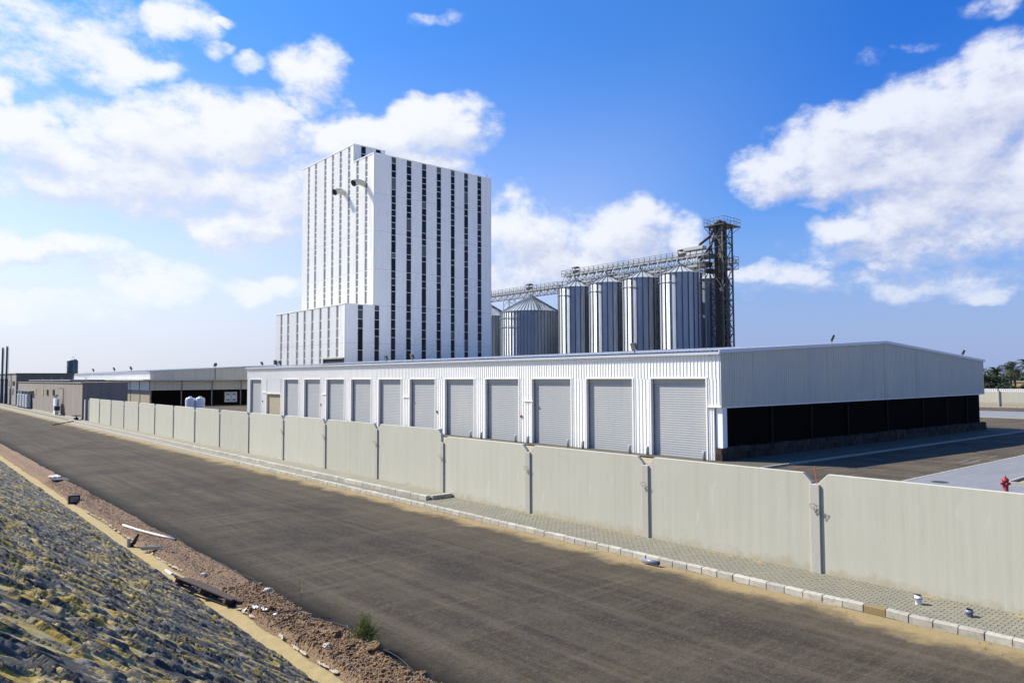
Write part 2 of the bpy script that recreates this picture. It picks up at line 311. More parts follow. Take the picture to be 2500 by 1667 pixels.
# ------------------------------------------------------------------ helpers: objects
def wloc(o):
    v = Vector((0, 0, 0))
    while o is not None: v += o.location; o = o.parent
    return v
def link(name, me, parent=None, loc=(0, 0, 0), kind=None):
    o = bpy.data.objects.new(name, me); COL.objects.link(o)
    o.location = Vector(loc) - (wloc(parent) if parent else Vector((0, 0, 0)))
    if parent: o.parent = parent
    if kind: o['kind'] = kind
    return o
def thing(name, label, cat, loc=(0, 0, 0), group=None):
    o = bpy.data.objects.new(name, None); COL.objects.link(o); o.location = loc; o.empty_display_size = .3
    return tag(o, label, cat, group)
def tag(o, label, cat, group=None):
    o['label'] = label; o['category'] = cat
    if group: o['group'] = group
    return o

class MB:
    def __init__(s): s.v = []; s.f = []
    def add(s, vs, fs):
        k = len(s.v); s.v += [tuple(p) for p in vs]; s.f += [tuple(i+k for i in f) for f in fs]; return s
    def box(s, x0, y0, z0, x1, y1, z1):
        return s.add([(x0,y0,z0),(x1,y0,z0),(x1,y1,z0),(x0,y1,z0),(x0,y0,z1),(x1,y0,z1),(x1,y1,z1),(x0,y1,z1)],
                     [(0,3,2,1),(4,5,6,7),(0,1,5,4),(1,2,6,5),(2,3,7,6),(3,0,4,7)])
    def bar(s, p, q, w, h=None):                    # rectangular bar from p to q
        p, q = Vector(p), Vector(q); h = h or w; d = (q-p).normalized()
        a = d.cross(Vector((0, 0, 1)))
        if a.length < 1e-3: a = Vector((1, 0, 0))
        a.normalize(); b = a.cross(d).normalized()
        vs = []
        for c in (p, q):
            for i, j in ((-1,-1),(1,-1),(1,1),(-1,1)): vs.append(c + a*i*w/2 + b*j*h/2)
        return s.add(vs, [(0,1,2,3),(7,6,5,4),(0,4,5,1),(1,5,6,2),(2,6,7,3),(3,7,4,0)])
    def tube(s, pts, r, n=8, caps=True):
        pts = [Vector(p) for p in pts]; rr = r if isinstance(r, (list, tuple)) else [r]*len(pts)
        k = len(s.v); a = None
        for i, p in enumerate(pts):
            d = (pts[min(i+1, len(pts)-1)] - pts[max(i-1, 0)]).normalized()
            if a is None:
                a = d.cross(Vector((0, 0, 1)))
                if a.length < 1e-3: a = Vector((1, 0, 0))
            a = (a - d*a.dot(d)).normalized(); b = d.cross(a)
            for j in range(n):
                t = 2*math.pi*j/n; s.v.append(tuple(p + (a*math.cos(t) + b*math.sin(t))*rr[i]))
        for i in range(len(pts)-1):
            for j in range(n):
                s.f.append((k+i*n+j, k+i*n+(j+1) % n, k+(i+1)*n+(j+1) % n, k+(i+1)*n+j))
        if caps:
            s.f.append(tuple(k+j for j in reversed(range(n)))); s.f.append(tuple(k+(len(pts)-1)*n+j for j in range(n)))
        return s
    def lathe(s, prof, c=(0, 0, 0), n=24, a0=0., a1=2*math.pi):
        k = len(s.v); full = abs(a1-a0-2*math.pi) < 1e-6; m = n if full else n+1
        for r, z in prof:
            for j in range(m):
                t = a0 + (a1-a0)*j/n; s.v.append((c[0]+r*math.cos(t), c[1]+r*math.sin(t), c[2]+z))
        for i in range(len(prof)-1):
            for j in range(n):
                j2 = (j+1) % m if full else j+1
                s.f.append((k+i*m+j, k+i*m+j2, k+(i+1)*m+j2, k+(i+1)*m+j))
        return s
    def prism(s, poly, axis, a, b):                 # polygon in the two other axes, extruded along axis from a to b
        n = len(poly); vs = []
        for t in (a, b):
            for u, w in poly:
                vs.append({'x': (t, u, w), 'y': (u, t, w), 'z': (u, w, t)}[axis])
        return s.add(vs, [tuple(reversed(range(n))), tuple(range(n, 2*n))] + [(i, (i+1) % n, n+(i+1) % n, n+i) for i in range(n)])
    def mesh(s, name, m, smooth=False, origin=(0, 0, 0)):
        me = bpy.data.meshes.new(name); o = Vector(origin)
        me.from_pydata([tuple(Vector(p)-o) for p in s.v], [], s.f)
        me.materials.append(m)
        import bmesh as _b
        bm = _b.new(); bm.from_mesh(me); _b.ops.recalc_face_normals(bm, faces=bm.faces); bm.to_mesh(me); bm.free()
        if smooth: me.polygons.foreach_set('use_smooth', [True]*len(me.polygons))
        me.update(); return me
    def build(s, name, m, parent=None, smooth=False, kind=None, origin=None):
        o3 = Vector(origin) if origin is not None else (wloc(parent) if parent else Vector((0, 0, 0)))
        return link(name, s.mesh(name, m, smooth, o3), parent, o3, kind)

def bevel(o, w, seg=2):
    md = o.modifiers.new('bevel', 'BEVEL'); md.width = w; md.segments = seg; md.limit_method = 'ANGLE'; md.angle_limit = math.radians(35)
    return o

# numpy value noise
def _hash(ix, iy, seed):
    h = (ix*374761393 + iy*668265263 + seed*1274126177) & 0xffffffff
    h = ((h ^ (h >> 13))*1274126177) & 0xffffffff
    return ((h ^ (h >> 16)) & 0xffff)/65535.
def vnoise(x, y, seed=0):
    ix = np.floor(x).astype(np.int64); iy = np.floor(y).astype(np.int64); fx = x-ix; fy = y-iy
    fx = fx*fx*(3-2*fx); fy = fy*fy*(3-2*fy)
    a = _hash(ix, iy, seed); b = _hash(ix+1, iy, seed); c = _hash(ix, iy+1, seed); d = _hash(ix+1, iy+1, seed)
    return (a*(1-fx)+b*fx)*(1-fy) + (c*(1-fx)+d*fx)*fy
def fbm(x, y, seed=0, oct=4, rough=.5):
    s = 0; a = 1; t = 0
    for i in range(oct):
        s = s + a*vnoise(x*2**i, y*2**i, seed+i*17); t += a; a *= rough
    return s/t
def grid_mesh(name, X, Y, Z, m, smooth=True):
    nr, nc = X.shape
    me = bpy.data.meshes.new(name)
    v = np.stack([X, Y, Z], -1).reshape(-1, 3)
    i = np.arange(nr*nc).reshape(nr, nc)
    q = np.stack([i[:-1, :-1], i[:-1, 1:], i[1:, 1:], i[1:, :-1]], -1).reshape(-1, 4)
    me.vertices.add(len(v)); me.vertices.foreach_set('co', v.ravel().astype(np.float32))
    me.loops.add(q.size); me.loops.foreach_set('vertex_index', q.ravel().astype(np.int32))
    me.polygons.add(len(q)); me.polygons.foreach_set('loop_start', np.arange(0, q.size, 4, dtype=np.int32))
    me.polygons.foreach_set('loop_total', np.full(len(q), 4, dtype=np.int32))
    if smooth: me.polygons.foreach_set('use_smooth', np.ones(len(q), dtype=bool))
    me.materials.append(m); me.update(calc_edges=True); me.validate()
    return me

# ribbed sheet: steps along one axis, standing ribs toward `out`
def rib_profile(a, b, pitch, rw, rd):
    """list of (along, depth)"""
    n = max(1, round((b-a)/pitch)); p = (b-a)/n; out = []
    for i in range(n):
        c = a + (i+.5)*p
        out += [(a+i*p, 0.), (c-rw, 0.), (c-rw*.55, rd), (c+rw*.55, rd), (c+rw, 0.)]
    out.append((b, 0.))
    return out
def rib_wall_x(mb, x, y0, y1, z0, z1, pitch=.27, rw=.045, rd=.04, sgn=-1):      # face looking to -x (sgn -1)
    prof = rib_profile(y0, y1, pitch, rw, rd); vs = []
    for y, d in prof:
        za, zb = (z0(y) if callable(z0) else z0), (z1(y) if callable(z1) else z1)
        vs += [(x+sgn*d, y, za), (x+sgn*d, y, zb)]
    mb.add(vs, [(2*i, 2*i+1, 2*i+3, 2*i+2) for i in range(len(prof)-1)])
def rib_wall_y(mb, y, x0, x1, z0, z1, pitch=.27, rw=.045, rd=.04, sgn=-1):      # face looking to -y
    prof = rib_profile(x0, x1, pitch, rw, rd); vs = []
    for x, d in prof:
        za, zb = (z0(x) if callable(z0) else z0), (z1(x) if callable(z1) else z1)
        vs += [(x, y+sgn*d, za), (x, y+sgn*d, zb)]
    mb.add(vs, [(2*i, 2*i+1, 2*i+3, 2*i+2) for i in range(len(prof)-1)])

def yz(x): return -.1 - .0094*max(0., min(48., x-40.))

# ================================================================== THE GROUND
MB().add([(-4000,-4000,-1.2),(4000,-4000,-1.2),(4000,4000,-1.2),(-4000,4000,-1.2)], [(0,1,2,3)]).build('ground', DESERT, kind='structure')

# road (slightly cambered), 7.0 .. 16.66
ROADX0, ROADX1 = 6.9, 16.66
ys = np.concatenate([np.arange(-14, 60, 2.), np.arange(60, 320, 12.)]); xs = np.linspace(ROADX0, ROADX1, 11)
Xg, Yg = np.meshgrid(xs, ys); Zg = .035*(1-((Xg-11.8)/5.)**2)-.03 + .012*(fbm(Xg*.3, Yg*.2, 3)-.5)
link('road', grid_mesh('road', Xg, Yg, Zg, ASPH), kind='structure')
# land beyond the road's far end and under everything on the plant side
mb = MB()
for a, b in ((18.7, 40), (40, 64), (64, 88), (88, 158)):
    mb.add([(a,-60,yz(a)),(b,-60,yz(b)),(b,330,yz(b)),(a,330,yz(a))], [(0,1,2,3)])
mb.build('yard', YARDA, kind='structure')
MB().add([(-300,318,-.06),(18.7,318,-.06),(18.7,900,-.06),(-300,900,-.06)], [(0,1,2,3)]).build('far_sand', DESERT, kind='structure')

# sidewalk bed, paved
PW0, PW1 = 16.84, 18.62
sidewalk = MB().box(PW0-.02, -12, -.4, PW1+.1, 300, .085).build('sidewalk', SAND, kind='structure')
def paver_mesh(seed):
    r = random.Random(seed); m = MB()
    l, w, z = .098, .0485, .03
    zig = .018
    top = [(-w, -l), (-w+zig, -l*.33), (-w-zig*.2, l*.33), (-w, l), (w, l), (w+zig, l*.33), (w-zig*.2, -l*.33), (w, -l)]
    b = .006
    vs = [(x, y, 0) for x, y in top] + [(x*(1-b/w), y*(1-b/l), z) for x, y in top]
    tz = [r.uniform(-.002, .002) for _ in range(2)]
    n = len(top)
    m.add(vs, [tuple(range(n, 2*n))] + [(i, (i+1) % n, n+(i+1) % n, n+i) for i in range(n)])
    return m
pav_meshes = [paver_mesh(i).mesh('paver', PAVER) for i in range(3)]
rest = MB(); cells = []
for iy in range(0, 165):
    for ix in range(0, 17):
        y = 2.6 + iy*.2 + (.1 if ix % 2 else 0); x = PW0 + .06 + ix*.1035
        if x > (PW1-.06 if y < 25.6 else 17.28): continue
        cells.append((y, x))
cells.sort()
near = [c for c in cells if 3.6 < c[0] < 30]
near_set = set(near[:290])
pm = paver_mesh(9)
for c in cells:
    y, x = c; dz = .086 + random.uniform(-.003, .003)
    if c in near_set:
        o = link('paver', random.choice(pav_meshes), sidewalk, (x, y, dz)); o.rotation_euler = (random.uniform(-.02, .02), random.uniform(-.02, .02), random.uniform(-.02, .02))
    else:
        rest.add([(x+a, y+b, c2+dz) for a, b, c2 in pm.v], pm.f)
rest.build('paver_field', PAVER, sidewalk, kind='stuff')
MB().box(PW0+.02, 35.7, .086, 18.6, 300, .116).build('far_paver_field', PAVER, sidewalk, kind='stuff')

# kerbs: separate stones near by, one run farther off
def kerb_stone_mesh(seed, L, w, h):
    r = random.Random(seed); j = lambda s: r.uniform(-s, s)
    m = MB(); c = .022
    prof = [(0, 0), (w, 0), (w, h-.008), (w-.008, h), (c, h), (0, h-c)]
    m.prism(prof, 'y', -L/2, L/2)
    m.v = [(x+j(.004), y+j(.006), z+j(.005)) for x, y, z in m.v]
    return m
kerb = MB().box(16.68, -12, -.4, 16.83, 300, .0).build('kerb', SAND, kind='structure')
km = [kerb_stone_mesh(i, .452, .165, .165).mesh('kerb_stone', KERBC) for i in range(5)]
kst = kerb_stone_mesh(77, .452, .165, .165).mesh('kerb_stone', KERBSTAIN)
y = 2.9; i = 0
while y < 46:
    stained = abs(y-7.05) < .24
    o = link('kerb_stone', kst if stained else km[i % 5], kerb, (16.67+random.uniform(-.006, .006), y, -.025+random.uniform(-.008, .008)))
    o.rotation_euler = (random.uniform(-.01, .01), random.uniform(-.02, .02), random.uniform(-.012, .012))
    if stained: o['label'] = 'kerb stone stained ochre brown'
    y += .472; i += 1
mb = MB()
while y < 230:
    mb.box(16.67, y-.225, -.03, 16.835, y+.225, .14+random.uniform(-.008, .008)); y += .472
mb.build('kerb_run', KERBC, kerb, kind='stuff')
# raised inner kerb beside the wall, ends at y 25.5
raised = MB().box(17.50, 25.75, .05, 18.6, 300, .245).build('raised_bed', PAVER, kind='structure')
km2 = [kerb_stone_mesh(20+i, .58, .2, .20).mesh('kerb_stone', KERBC) for i in range(4)]
y = 25.95; i = 0
while y < 58:
    o = link('kerb_stone', km2[i % 4], raised, (17.3+random.uniform(-.006, .006), y, .09+random.uniform(-.008, .008)))
    o.rotation_euler = (0, random.uniform(-.02, .02), random.uniform(-.012, .012)); y += .6; i += 1
mb = MB()
while y < 104:
    mb.box(17.3, y-.285, .09, 17.5, y+.285, .285+random.uniform(-.008, .008)); y += .6
mb.build('kerb_run', KERBC, raised, kind='stuff')
mb = MB()
for k in range(2): mb.box(17.55+k*.52, 25.52, .1, 18.04+k*.52, 25.73, .285)
mb.build('kerb_end', KERBC, raised)

# drifted sand and crumbs along the wall foot
mb = MB()
for k in range(900):
    y = random.uniform(2.6, 25); x = 18.5 - abs(random.gauss(0, .07)); r = random.uniform(.006, .03)
    if vnoise(np.array(y*.9), np.array(3.), 5) < .52: continue
    mb.add([(x-r, y-r*1.8, .112), (x+r, y-r, .112), (x+r*.8, y+r*1.7, .112), (x-r, y+r, .112), (x, y, .112+r*1.1)], [(0,1,4),(1,2,4),(2,3,4),(3,0,4)])
mb.build('wall_foot_rubble', SAND, kind='stuff')
mb = MB(); 
for k in range(260):
    y = random.uniform(2, 40); x = 16.6 - abs(random.gauss(0, .25)); r = random.uniform(.006, .018)
    mb.add([(x-r, y-r, .0), (x+r, y-r, .0), (x+r*.8, y+r, .0), (x-r, y+r*1.3, .0), (x, y, .0+r*1.1)], [(0,1,4),(1,2,4),(2,3,4),(3,0,4)])
mb.build('gutter_crumbs', GRAVEL, kind='stuff')

# ------------------------------------------------------------------ mortar-sprayed embankment
def build_slope():
    ya = []; y = 2.6
    while y < 140: ya.append(y); y += max(.017, .004*(y-4.5))
    ya = np.array(ya); xa = np.linspace(-1.2, 5.86, 330)
    # x is finer low down only where it is seen close
    X, Y = np.meshgrid(xa, ya)
    Z = 3.6*(1-X/5.8)
    # overlapping thrown lumps: jittered cells, long down the slope
    sx, sy = .25, .125
    wx = X + .22*(fbm(X*3.6, Y*4.1, 31, 3)-.5); wy = Y + .15*(fbm(X*3.6, Y*4.6, 51, 4)-.5) + .12*(fbm(X*.8, Y*.8, 63, 2)-.5) + .42*X
    u = wx/sx; v = wy/sy; iu = np.floor(u); iv = np.floor(v)
    best = np.full(X.shape, 9.); hgt = np.zeros(X.shape); dx = np.zeros(X.shape); dy = np.zeros(X.shape); sec = np.full(X.shape, 9.)
    for a in (-1, 0, 1):
        for b in (-1, 0, 1):
            cu = (iu+a).astype(np.int64); cv = (iv+b).astype(np.int64)
            px = cu + _hash(cu, cv, 1); py = cv + _hash(cu, cv, 2)
            d = np.hypot(u-px, v-py); h = _hash(cu, cv, 3)
            m = d < best
            sec = np.where(m, best, np.minimum(sec, d)); best = np.where(m, d, best)
            hgt = np.where(m, h, hgt); dx = np.where(m, u-px, dx); dy = np.where(m, v-py, dy)
    edge = np.clip((sec-best)/.13, 0, 1)
    big = fbm(X*1.3, Y*1.6, 91, 3)
    lump = np.where(hgt > .34, .010 + .020*hgt - .036*dy - .014*dx, .001) * edge
    lump = lump*(.35+1.4*big)
    rough = .020*(fbm(wx*7, wy*17, 71, 4, .6)-.5) + .07*(big-.5)
    fade = np.clip((5.84-X)/.3, .25, 1)
    off = (lump + rough)*fade
    n = (3.6/5.8/1.177, 0, 1/1.177)
    me = grid_mesh('embankment', X + n[0]*off, Y, Z + n[2]*off, SLOPEM)
    grit = np.clip(.70 - hgt*.50 - edge*.05 + 1.9*(fbm(wx*3.4, wy*6.2, 121, 4, .6)-.5) + .5*(big-.5), 0, 1)
    tone = np.clip(_hash((u*0+np.round(u-dx)).astype(np.int64), (v*0+np.round((v-dy)*5)).astype(np.int64), 9)*.7 + .3*fbm(wx*5, wy*11, 33, 3), 0, 1)*np.where(hgt > .34, 1, .35)
    at = me.attributes.new('grit', 'FLOAT', 'POINT'); at.data.foreach_set('value', grit.ravel().astype(np.float32))
    at = me.attributes.new('tone', 'FLOAT', 'POINT'); at.data.foreach_set('value', tone.ravel().astype(np.float32))
    return link('embankment', me, kind='structure')
build_slope()
MB().add([(-60,-60,4.3),(-1.15,-60,4.28),(-1.15,300,4.28),(-60,300,4.3)], [(0,1,2,3)]).build('embankment_top', DESERT, kind='structure')
MB().add([(-1.2,-60,4.34),(5.9,-60,-.06),(5.9,2.62,-.06),(-1.2,2.62,4.34)], [(0,1,2,3)]).build('near_embankment', SLOPEM, kind='structure')
MB().add([(-1.2,139.8,4.34),(5.9,139.8,-.06),(5.9,300,-.06),(-1.2,300,4.34)], [(0,1,2,3)]).build('far_embankment', SLOPEM, kind='structure')

# ------------------------------------------------------------------ verge: sand strip, mortar line, gravel mound
def verge_h(x, y):
    t = np.clip((x-6.16)/.14, 0, 1)*np.clip((7.12 + .12*(fbm(y*1.1, y*0+3, 5, 3)-.5) - x)/.13, 0, 1)
    near = np.clip((15.5-y)/4, 0, 1)
    base = .02 + t*(.14 + .07*np.clip((x-6.7)/.3, 0, 1) + .05*(fbm(x*1.5, y*.7, 8, 3)-.5)*2)
    rough = t*((.05+.10*near)*(fbm(x*4, y*4, 11, 4, .6)-.45) + .018*(fbm(x*22, y*22, 14, 2)-.5)) + .012*(fbm(x*6, y*6, 17, 3)-.5)
    return base + rough
ya = []; y = 2.
while y < 170: ya.append(y); y += max(.03, .004*y)
X, Y = np.meshgrid(np.linspace(5.70, 7.16, 74), np.array(ya))
Z = verge_h(X, Y) - np.where(X > 7.12, .12, 0)
verge = link('verge', grid_mesh('verge', X, Y, Z, GRAVELSOIL), kind='structure')
sandpart = (X < 6.24)
xs2 = np.linspace(5.70, 6.26, 20); X2, Y2 = np.meshgrid(xs2, np.array(ya))
Z2 = .045 + .03*(fbm(X2*5, Y2*5, 23, 4)-.5) - .16*np.clip((X2 - (6.10+.16*(fbm(Y2*1.4, Y2*0, 41, 4)-.5)))/.12, 0, 1)
link('sand_strip', grid_mesh('sand_strip', X2, Y2, Z2, SAND), kind='structure')
mb = MB(); yq = 9.5
while yq < 33:                            # broken mortar line between sand and gravel
    ln = random.uniform(.10, .45); wd_ = random.uniform(.012, .05); n = max(4, int(ln/.05)); L_, R_ = [], []
    if vnoise(np.array(yq*.8), np.array(1.), 77) > .42:
        for i in range(n+1):
            t = i/n; w_ = wd_*math.sin(math.pi*min(1, max(0, t*.94+.03)))**.5; x = 6.15 + .05*math.sin(yq*1.3+t) + random.uniform(-.012, .012)
            y_ = yq + ln*t; z = max(.075, float(verge_h(np.array(x), np.array(y_)))) + .012
            L_.append((x-w_*random.uniform(.5, 1.2), y_, z-.02)); R_.append((x+w_*random.uniform(.5, 1.2), y_, z+random.uniform(-.008, .012)))
        mb.add(L_+R_, [(i, i+1, n+2+i, n+1+i) for i in range(n)])
    yq += ln*random.uniform(.9, 2.2)
mb.build('mortar_crumbs', LIME, kind='stuff')
def rock_mesh(r, seed, n=10):
    rr = random.Random(seed); m = MB(); k = 0
    rings = [(.0, -.6), (.75, -.45), (1., 0), (.7, .5), (.0, .72)]
    vs = []; 
    for i, (q, z) in enumerate(rings):
        for j in range(7):
            t = 2*math.pi*j/7 + i*.4; s = rr.uniform(.72, 1.18)
            vs.append((r*q*math.cos(t)*s*1.15, r*q*math.sin(t)*s*.9, r*(z*.8 + rr.uniform(-.1, .1))))
    fs = []
    for i in range(4):
        for j in range(7): fs.append((i*7+j, i*7+(j+1) % 7, (i+1)*7+(j+1) % 7, (i+1)*7+j))
    m.add(vs, fs); return m
def scatter(name, m, count, ysamp, xr, rs, extra=None):
    base = [rock_mesh(1, 100+q) for q in range(4)]
    light = []
    for q in range(6):
        rr = random.Random(q); pts = [(rr.uniform(.7, 1.2)*math.cos(t), rr.uniform(.7, 1.2)*math.sin(t)) for t in np.linspace(0, 5.03, 5)]
        light.append(([(p[0], p[1], -.3) for p in pts] + [(p[0]*.55, p[1]*.55, rr.uniform(.45, .8)) for p in pts], [tuple(range(5, 10))] + [(i, (i+1) % 5, 5+(i+1) % 5, 5+i) for i in range(5)]))
    yy = np.array([ysamp() for _ in range(count)]); xx = rng.uniform(xr[0], xr[1], count); zz = verge_h(xx, yy)
    mb = MB()
    for x, y, z in zip(xx, yy, zz):
        r = random.uniform(*rs)*(1 if random.random() < .9 else 1.7); vs, fs = random.choice(light); t = random.uniform(0, 6.28); c, s = math.cos(t)*r, math.sin(t)*r
        mb.add([(x+a*c-b*s, y+a*s+b*c, float(z)+d*r) for a, b, d in vs], fs)
    mb.build(name, m, kind='stuff')
scatter('gravel', GRAVEL, 12000, lambda: 9 + 34*random.random()**1.6, (6.18, 7.06), (.010, .024))
scatter('soil_crumbs', CLOD, 2200, lambda: 9 + 9*random.random()**1.2, (6.26, 7.04), (.014, .05))
scatter('sand_pebbles', GRAVEL, 500, lambda: 10 + 14*random.random()**1.4, (5.85, 6.16), (.005, .012))

# ================================================================== COMPOUND WALL
wall = thing('compound_wall', 'long beige precast concrete boundary wall along the road sidewalk', 'wall', (18.6, 9.4, .1))
JY = [9.4 + 5.63*i for i in range(17)]
JY = [9.4-5.63*2, 9.4-5.63] + JY
for i in range(len(JY)-1):
    a, b = JY[i]+.10, JY[i+1]-.10
    hi = JY[i] > 26.1
    zt = (2.96 if hi else 2.67) + random.uniform(-.012, .012); zb = .16 if hi else .02
    ch = .24; cz = .23
    if hi: a2, b2, = a+.02, b-.02
    z1 = zt-cz
    poly = [(a, zb), (b, zb), (b, z1), (b-ch, zt), (a+ch, zt), (a, z1)]
    o = MB().prism(poly, 'x', 18.60, 18.74).build('wall_panel', PANELC, wall)
    bevel(o, .012, 1)
for i, yj in enumerate(JY):
    hi = yj > 27
    zt = (2.70 if hi else 2.40)
    near1 = abs(yj-9.4) < .1
    o = MB().box(18.54, yj-.13, .0, 18.86, yj+.13, zt).build('wall_post', POSTC, wall)
    bevel(o, .01, 1)
    if yj < 45:
        q = yj+.12; zz = (1.98 if near1 else 1.95) + (.25 if hi else 0)
        def loop(oy, oz, sc=1.):
            pts = []
            x = 18.535
            base = [(0, 0, 0), (-.05, -.02, .16), (-.09, -.02, .24), (-.13, .02, .30), (-.15, .10, .31), (-.14, .16, .27), (-.11, .15, .20), (-.06, .06, .16), (0, .02, .02)]
            for dx, dy, dz in base: pts.append((x+dx*sc*.55, q+oy+dy*sc-.18, zz+oz+dz*sc-.5))
            return pts
        m = MB().tube(loop(0, .12), .006, 5)
        if near1: m.tube(loop(-.11, .1, .95), .006, 5); pass
        m.build('wire_loop', WIRE, wall)
MB().tube([(18.62, 9.36, 2.38), (18.60, 9.40, 2.86)], .016, 6).build('rebar', ORANGE, wall)
mb = MB().box(18.5, 101.2, 0, 18.62, 101.75, 2.75); mb.build('wall_post', POSTC, wall)

# ================================================================== FRONT WAREHOUSE
def warehouse(base, label, full):
    """facade at x0 looking to -x, gable at y0 looking to -y. base = (x0, y0)"""
    x0, y0 = base; X1 = x0+48.95; Y1 = y0+78.4; XR = (x0+X1)/2
    w = thing('warehouse', label, 'warehouse', (x0, y0, yz(x0)))
    def rz(x): return 6.86 + 1.28*(1-abs(x-XR)/(XR-x0))
    zb = -.2
    if full:
        L = [y0+5.46+6*i for i in range(11)]; R = [l-4.36 for l in L]
        openings = [(R[i], L[i], 5.11) for i in range(11)] + [(92.43, 97.05, 3.18), (98.9, 103.05, 5.11)]
        mb = MB(); rib_wall_x(mb, x0, y0+.02, Y1, 5.11, 6.62); mb.build('upper_cladding', WHITE, w)
        edges = [y0] + [v for o in openings for v in o[:2]] + [Y1]
        for i in range(0, len(edges), 2):
            a, b = edges[i], edges[i+1]
            if i == 0:
                m = MB(); rib_wall_x(m, x0, a+.02, b-.09, 3.36, 5.11, .25); m.build('pier_cladding', WHITE, w)
                m = MB(); rib_wall_x(m, x0+.02, a+.50, b-.09, zb, 3.36, .2); m.build('pier_cladding', WHITE, w)
            else:
                m = MB(); rib_wall_x(m, x0, a+.09, b-.09, zb, 5.11, .27); m.build('pier_cladding', WHITE, w)
        m = MB(); rib_wall_x(m, x0, 92.43, 97.05, 3.18, 5.11); m.build('pier_cladding', WHITE, w)
        MB().box(x0+.10, y0+.02, .75, x0+.6, y0+.5, 3.30).build('corner_column', TRIM, w)
        for hy0, hy1 in ((y0-.02, y0+1.06), (y0+17.3, y0+18.5), (y0+35.4, y0+36.7), (y0+53.5, y0+54.6), (97.2, 98.5)):
            MB().box(x0-.12, hy0, 3.31, x0+.01, hy1, 3.37).build('flashing', TRIM, w)
        for k, (r, l, zt) in enumerate(openings):
            f = MB()
            for q in (r-.09, l): f.box(x0-.07, q, zb, x0+.24, q+.09, zt+.09)
            f.box(x0-.07, r, zt, x0+.24, l, zt+.09)
            f.build('door_frame', TRIM, w)
            if k == 11:
                MB().box(x0+.20, r, zb, x0+.3, l, zt).build('brick_infill', TANBRICK, w); continue
            prof = []; p = .156; n = int((zt-zb-.02)/p); xs = x0+.25
            for q in range(n):
                z = zb + q*p
                prof += [(xs, z), (xs-.009, z+p*.22), (xs-.0125, z+p*.5), (xs-.009, z+p*.8), (xs-.002, z+p*.95)]
            vs = [v for x, z in prof for v in ((x, r+.001, z), (x, l-.001, z))]
            d = MB().add(vs, [(2*i, 2*i+1, 2*i+3, 2*i+2) for i in range(len(prof)-1)]).build('roller_door', SHUTTER, w)
            for q in (r+.0, l-.07): MB().box(x0+.17, q, zb, x0+.205, q+.07, zt).build('guide_rail', STEELGREY, d)
            MB().box(x0+.20, r+.07, zt-.30, x0+.245, l-.07, zt).build('hood_box', SHUTTER, d)
        for hy, z in ((44.6, 2.07), (56.6, 2.05), (80.7, 2.1), (98.4, 2.12)):
            MB().box(x0-.12, hy-.08, z-.09, x0-.01, hy+.08, z+.09).build('alarm_call_point', REDP, w)
    else:
        mb = MB(); rib_wall_x(mb, x0, y0+.02, Y1, 5.2, 6.62, .4); mb.build('upper_cladding', WHITE, w)
        m = MB(); rib_wall_x(m, x0+.02, y0+.02, Y1, 3.0, 5.0, .4); m.build('lower_cladding', WHITE, w)
        MB().box(x0-1.5, y0-.4, 5.0, x0+.1, Y1, 5.12).build('canopy', ROOF, w)
        for k in range(9):
            MB().box(x0+.05, y0+.1+k*7.5, 0, x0+.2, y0+.45+k*7.5, 3.0).build('column', STEELGREY, w)
            MB().box(x0-.1, y0+.1+k*7.5, 3.0, x0-.02, y0+.3+k*7.5, 5.0).build('canopy_bracket', STEELGREY, w)
        MB().box(x0+.12, y0+.45, -.2, x0+.4, Y1-.2, 3.0).build('brick_wall', TANBRICK, w)
    # gutter with brackets, roof sheet ends
    MB().box(x0-.26, y0-.06, 6.62, x0-.01, Y1, 6.80).build('gutter', GUTTER, w)
    for k in range(13):
        MB().box(x0-.1, y0+.8+6*k, 6.5, x0-.02, y0+.95+6*k, 6.617).build('downpipe_outlet', TRIM, w)
    m = MB()
    for side in (0, 1):
        xs = (x0-.30, XR) if side == 0 else (XR, X1+.3)
        prof = rib_profile(y0-.1, Y1+.1, .33 if full else .6, .05, .045); vs = []
        for yy, d in prof:
            for x in xs: vs.append((x, yy, rz(min(max(x, x0), X1)) + d + (.0 if x0 <= x <= X1 else -.012)))
        m.add(vs, [(2*i, 2*i+1, 2*i+3, 2*i+2) for i in range(len(prof)-1)])
    m.build('roof', ROOF, w)
    # gable cladding
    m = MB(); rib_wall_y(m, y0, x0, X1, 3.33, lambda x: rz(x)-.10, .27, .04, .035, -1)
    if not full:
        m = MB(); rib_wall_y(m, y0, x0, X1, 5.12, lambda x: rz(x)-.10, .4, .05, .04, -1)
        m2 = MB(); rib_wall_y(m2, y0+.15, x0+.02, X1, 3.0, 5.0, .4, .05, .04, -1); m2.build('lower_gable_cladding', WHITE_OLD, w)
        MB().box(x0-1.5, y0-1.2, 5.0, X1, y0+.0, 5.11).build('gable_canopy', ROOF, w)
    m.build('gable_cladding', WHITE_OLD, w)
    m = MB()
    for sx in (x0, X1):
        m.bar((sx + (-.3 if sx == x0 else .3), y0-.07, rz(sx)-.055), (XR, y0-.07, rz(XR)-.055), .10, .22)
    m.build('verge_trim', GUTTER, w)
    if full:
        for sx in (x0+24.0, x0+30.7):
            MB().box(sx-.03, y0-.055, 3.34, sx+.03, y0-.012, rz(sx)-.19).build('sheet_joint', WHITE_OLD, w)
        MB().box(x0, y0-.035, 3.27, X1, y0+.45, 3.328).build('soffit', TRIM, w)
    yb = y0+.42 if full else y0+.6
    MB().box(x0+.62, yb, -.7, X1-.3, yb+.25, 3.27 if full else 3.0).build('gable_brick_wall', BRICK, w)
